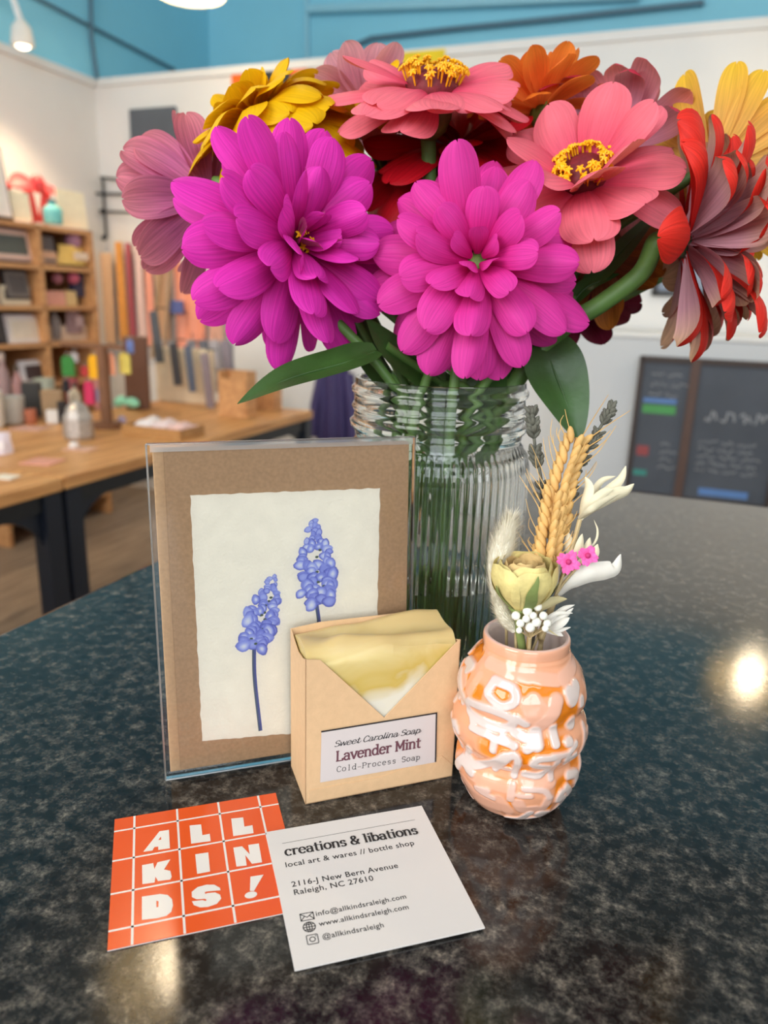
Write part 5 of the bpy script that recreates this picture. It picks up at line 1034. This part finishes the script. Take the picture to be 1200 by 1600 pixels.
# wall rack and hanging scarves
RU = BU - .03; r0 = on_u(160, 278, RU); k = (RM(*r0) - EYE).dot(F_) / FPX
o = thing('wall_rack', 'black metal rod rack on the back wall above the scarves', 'rack', RM(*r0), YAW)
def rp(x, y, out=0.0): q = on_u(x, y, RU); return V((q.x - r0.x, -out, q.z - r0.z))
build('upright', MB().tube([rp(160, 278), rp(166, 372)], .008, 8), M_black, o)
for a, b_ in (((160, 278), (197, 282)), ((140, 303), (200, 304)), ((162, 331), (226, 333))): build('rod', MB().tube([rp(*a, .02), rp(*b_, .02)], .007, 8), M_black, o)
for a in ((196, 282), (166, 372), (163, 331)): build('knob', MB().sph(rp(*a, .02), .016, 10, 8), M_black, o)
M_sc = {}
for lab_, x0, x1, y0, y1, c in (('beige', 152, 176, 395, 536, (226, 192, 158)), ('golden orange', 178, 193, 378, 532, (238, 176, 92)), ('mauve red', 194, 206, 380, 534, (196, 104, 116)), ('white and pink', 207, 223, 372, 540, (232, 206, 200)), ('coral dotted', 224, 238, 395, 540, (238, 170, 146)), ('tan', 240, 264, 400, 530, (214, 176, 140)), ('wide coral', 266, 322, 410, 552, (244, 160, 132)), ('pale coral', 324, 348, 430, 560, (228, 176, 152))):
    a, b_ = on_u((x0 + x1) / 2, y0, RU - .02), on_u((x0 + x1) / 2, y1, RU - .02); w = (x1 - x0) * (RM(*a) - EYE).dot(F_) / FPX; h = a.z - b_.z; sd3 = rnd.uniform(0, 6)
    solo('hanging_scarf', lab_ + ' scarf hanging on the back wall', 'scarf', MB().grid(lambda i, j: V(((i - .5) * w, -.006 + .008 * math.sin(i * 16 + sd3 + j * 2), -j * h)), 16, 10).grid(lambda i, j: V(((.5 - i) * w, .002 + .008 * math.sin((1 - i) * 16 + sd3 + j * 2), -j * h)), 16, 10), cm(*c), RM(*a), YAW, 'scarves on the back wall', smooth=180)
a = on_u(276, 490, RU - .06); box_at('printed_pouch', 'blue and purple printed pouch in front of the wide coral scarf', 'pouch', (a.x, RU - .06, a.z), (.10, .02, .075), cm(92, 104, 160))
for lab_, x0, c in (('left one of the two long tan sticks leaning on the back wall', 238, (168, 140, 108)), ('right one of the two long tan sticks leaning on the back wall', 256, (156, 130, 104))):
    a, b_ = on_u(x0, 560, RU - .12), on_u(x0 + 14, 392, RU - .05); p0 = RM(*a); solo('wooden_stick', lab_, 'stick', MB().tube([V((0, 0, 0)), RM(*b_) - p0], .012, 8), cm(*c), p0, 0, 'sticks on the back wall')
for i, (x0, c, lab_) in enumerate(((300, (160, 158, 164), 'grey pouch hanging first in the row above the crates'), (318, (120, 122, 132), 'slate pouch hanging second in the row above the crates'), (336, (184, 178, 182), 'pale pouch hanging third in the row above the crates'), (354, (150, 140, 150), 'mauve pouch hanging fourth in the row above the crates'))):
    a = on_u(x0, 528, 3.3); k2 = (RM(*a) - EYE).dot(F_) / FPX; t = thing('hanging_pouch', lab_, 'pouch', RM(*a), YAW, 'pouches hung above the crates')
    build('pouch', MB().box((0, 0, -26 * k2), (15 * k2, .02, 46 * k2), ry=-.08), cm(*c), t, bevel=.004); build('cord', MB().tube([(0, 0, -4 * k2), (0, .0, 8 * k2)], .002, 5), M_cord, t)
# wall panels
def wallpanel(name, label, cat, px, m, t=.025, u=BU):
    a, b_ = on_u(px[0], px[3], u), on_u(px[2], px[3], u); top = on_u(px[0], px[1], u); return solo(name, label, cat, MB().box(((b_.x - a.x) / 2, -t / 2, (top.z - a.z) / 2), (b_.x - a.x, t, top.z - a.z)), m, RM(a.x, u - .001, a.z), YAW, bevel=.002)
wallpanel('chalkboard', 'plain dark grey board on the back wall behind the dusty pink zinnia', 'board', (213, 172, 282, 300), mat('slate_grey', C(92, 98, 106), .6, var=.12, vs=6))
a = on_u(367, 230, BU); o = thing('striped_banner', 'orange and black striped banner at the top of the back wall', 'banner', RM(a.x, BU - .001, a.z), YAW); top = WH - .045 - a.z
for x0, x1, c in ((367, 393, (248, 110, 14)), (393, 458, (30, 30, 36)), (458, 482, (246, 112, 30))):
    p, q = on_u(x0, 200, BU), on_u(x1, 200, BU); build('stripe', MB().box(((p.x + q.x) / 2 - a.x, -.012, top / 2), (q.x - p.x, .022, top)), cm(*c), o, smooth=0)
wallpanel('yellow_banner', 'yellow banner at the top of the back wall behind the coral zinnia', 'banner', (592, 88, 692, 200), cm(236, 206, 20))
# blue pipes, conduit, spotlight
pm = mat('grey_conduit', C(96, 128, 146), .5); 
def pipe(label, pts, r, m): 
    p0 = pts[0]; mb = MB().tube([p - p0 for p in pts], r, 8); return solo('wall_pipe', label, 'pipe', mb, m, p0)
def uvz(q): return RM(*q)
pipe('thin grey conduit running down the blue wall corner at the left', [uvz(on_v(141, -60, LV + .02)), uvz(on_v(143, 60, LV + .02)), uvz(on_v(152, 122, LV + .02))], .012, pm)
pipe('thin conduit running along the blue wall at the upper left', [uvz(on_v(40, -12, LV + .02)), uvz(on_v(160, 50, LV + .02)), uvz(on_v(272, 108, LV + .02))], .010, pm)
pipe('pale blue pipe dropping down the far blue wall', [uvz(on_u(478, -40, 5.08)), uvz(on_u(479, 4, 5.08)), uvz(on_u(480, 120, 5.08))], .018, M_bluedk)
pipe('pale blue pipe running level along the far blue wall', [uvz(on_u(482, 14, 5.05)), uvz(on_u(700, 6, 5.05)), uvz(on_u(1000, -8, 5.05))], .03, M_bluedk)
pipe('dark cable sagging along the far blue wall', [uvz(q) for q in (on_u(548, 96, 5.06), on_u(552, 72, 5.06), on_u(580, 60, 5.06), on_u(700, 46, 5.06), on_u(860, 30, 5.06), on_u(1100, 4, 5.06))], .016, pm)
a = on_v(34, 50, LV + .25); o = thing('spotlight', 'white wall spotlight at the upper left corner of the view', 'lamp', RM(*a), YAW)
build('lamp_head', MB().lathe([(.05, -.06), (.055, -.05), (.045, .02), (.02, .05)], 20, (0, 0, 0), True, True), cm(236, 232, 226), o, smooth=50); build('arm', MB().tube([(0, 0, .04), (-.04, 0, .16), (-.25, 0, .2)], .016, 8), cm(240, 240, 240), o); build('bulb', MB().sph((.0, 0, -.055), (.035, .035, .02), 12, 8), M_bulb, o)
l = bpy.data.lights.new('spotlight_beam', 'SPOT'); l.energy = 55; l.color = (1, .74, .46); l.spot_size = R(110); l.spot_blend = .9; l.shadow_soft_size = .06
lo = bpy.data.objects.new('spotlight_beam', l); COL.objects.link(lo); lo.parent = o; lo.location = (0, 0, -.09); lo.rotation_euler = (R(6), R(-12), 0)
# purple coat on the wall
a = on_u(524, 575, RU - .1); k = (RM(*a) - EYE).dot(F_) / FPX; o = thing('coat', 'purple coat hanging on the back wall left of the jar', 'coat', RM(*a), YAW); M_pur = cm(66, 56, 104)
build('coat_body', MB().grid(lambda i, j: V(((22 + 16 * j) * k * math.cos(2 * PI * i), 10 * k * math.sin(2 * PI * i) + .012 * math.sin(i * 50), -j * 190 * k)), 40, 10, wrap=True), M_pur, o, smooth=180)
build('sleeve', MB().tube([(-22 * k, 0, -8 * k), (-32 * k, -.02, -60 * k), (-34 * k, -.03, -110 * k)], [9 * k, 8 * k, 7 * k], 12), M_pur, o); build('sleeve', MB().tube([(22 * k, 0, -8 * k), (32 * k, -.02, -60 * k), (34 * k, -.03, -110 * k)], [9 * k, 8 * k, 7 * k], 12), M_pur, o)
build('hanger', MB().tube([(0, 0, -2 * k), (0, 0, 10 * k), (0, .09, 12 * k)], .006, 6), M_black, o)
# right side: picture, low white cabinet, chalk menu board
a, b_ = on_u(1018, 462, BU), on_u(1135, 462, BU); tz = on_u(1018, 345, BU).z; o = thing('framed_picture', 'dark framed picture on the back wall behind the coral and red zinnias', 'picture', RM((a.x + b_.x) / 2, BU - .002, a.z), YAW); w, h = b_.x - a.x, tz - a.z
build('frame', MB().box((0, -.014, .012), (w, .026, .024)).box((0, -.014, h - .012), (w, .026, .024)).box((-w / 2 + .012, -.014, h / 2), (.024, .026, h)).box((w / 2 - .012, -.014, h / 2), (.024, .026, h)), cm(62, 62, 64), o, smooth=0)
build('picture', MB().box((0, -.006, h / 2), (w - .03, .008, h - .03)), cm(140, 152, 172), o, smooth=0); build('green_patch', MB().box((-w * .36, -.011, h * .55), (w * .12, .004, h * .3)), cm(100, 190, 170), o, smooth=0)
HU = 3.25; a = on_u(893, 600, HU); tz = on_u(1000, 528, HU).z; vw = 2.55 - a.x
o = thing('low_cabinet', 'low white cabinet against the back wall under the picture', 'cabinet', RM(a.x + vw / 2, HU, 0), YAW)
build('cabinet_body', MB().box((0, .30, tz / 2), (vw, .60, tz)), mat('cool_white_paint', C(206, 208, 210), .6), o, bevel=.01); build('cabinet_top', MB().box((0, .30, tz + .01), (vw + .02, .62, .02)), M_white, o, bevel=.006)
a = on_u(1001, 556, HU - .05); b2 = on_u(980, 774, HU - .05); tr = on_u(1235, 585, HU - .05); mid = on_u(1078, 640, HU - .05)
o = thing('chalk_menu_board', 'framed two-panel chalk menu board in front of the low white cabinet', 'menu board', RM(a.x, HU - .03, b2.z), YAW); w, h = tr.x - a.x, a.z - b2.z; mx_ = mid.x - a.x; M_ch = mat('hazed_black_chalkboard', C(76, 81, 90), .7, var=.15, vs=5); M_fr = cm(62, 50, 46)  # board black lifted to grey: haze is put into its colour
build('panel', MB().box((mx_ / 2, -.012, h / 2), (mx_, .012, h)), M_ch, o, smooth=0); build('panel', MB().box(((mx_ + w) / 2, -.012, h / 2), (w - mx_, .012, h)), M_ch, o, smooth=0)
build('frame', MB().box((w / 2, -.014, h - .01), (w, .03, .022)).box((w / 2, -.014, .01), (w, .03, .022)).box((.008, -.014, h / 2), (.018, .03, h)).box((w, -.014, h / 2), (.018, .03, h)), M_fr, o, smooth=0); build('centre_post', MB().box((mx_, -.016, h / 2), (.034, .034, h)), cm(88, 66, 58), o, smooth=0)
def chalk(name, rows, m):
    r3 = random.Random(len(rows) + 3)
    for x0, x1, y0, amp in rows:
        x = x0; g = MB()
        while x < x1 - .03:
            wd = r3.uniform(.03, .07); pts = []
            for i in range(9): pts.append((x + wd * i / 8, -.0205, y0 + amp * (r3.random() - .5)))
            g.tube(pts, .0016 if amp < .03 else .003, 4); x += wd + .016
        build(name, g, m, o, smooth=0)
cwht, cgrn, cred, cblu, cteal = cm(176, 178, 182), cm(76, 150, 84), cm(150, 70, 72), cm(92, 130, 186), cm(60, 140, 130)
chalk('chalk_heading', [(mx_ + .06, w - .05, h * .62, .05)], cwht); chalk('chalk_writing', [(mx_ + .05, w - .06, h * (.44 - .05 * i), .018) for i in range(5)] + [(.12, mx_ - .05, h * (.40 - .055 * i), .018) for i in range(4)] + [(.05, mx_ - .05, h * (.88 - .07 * i), .018) for i in range(3)], cwht)
build('chalk_blocks', MB().box((mx_ * .45, -.019, h * .64), (mx_ * .6, .003, h * .06)), cgrn, o, smooth=0); build('chalk_blocks', MB().box((mx_ * .45, -.019, h * .70), (mx_ * .6, .003, h * .03)), cblu, o, smooth=0)
build('chalk_blocks', MB().box((mx_ * .25, -.019, h * .34), (mx_ * .22, .003, h * .07)), cred, o, smooth=0); build('chalk_blocks', MB().box((mx_ * .25, -.019, h * .18), (mx_ * .25, .003, h * .04)), cteal, o, smooth=0); build('chalk_blocks', MB().box((mx_ + (w - mx_) * .5, -.019, h * .09), ((w - mx_) * .55, .003, h * .05)), cblu, o, smooth=0)
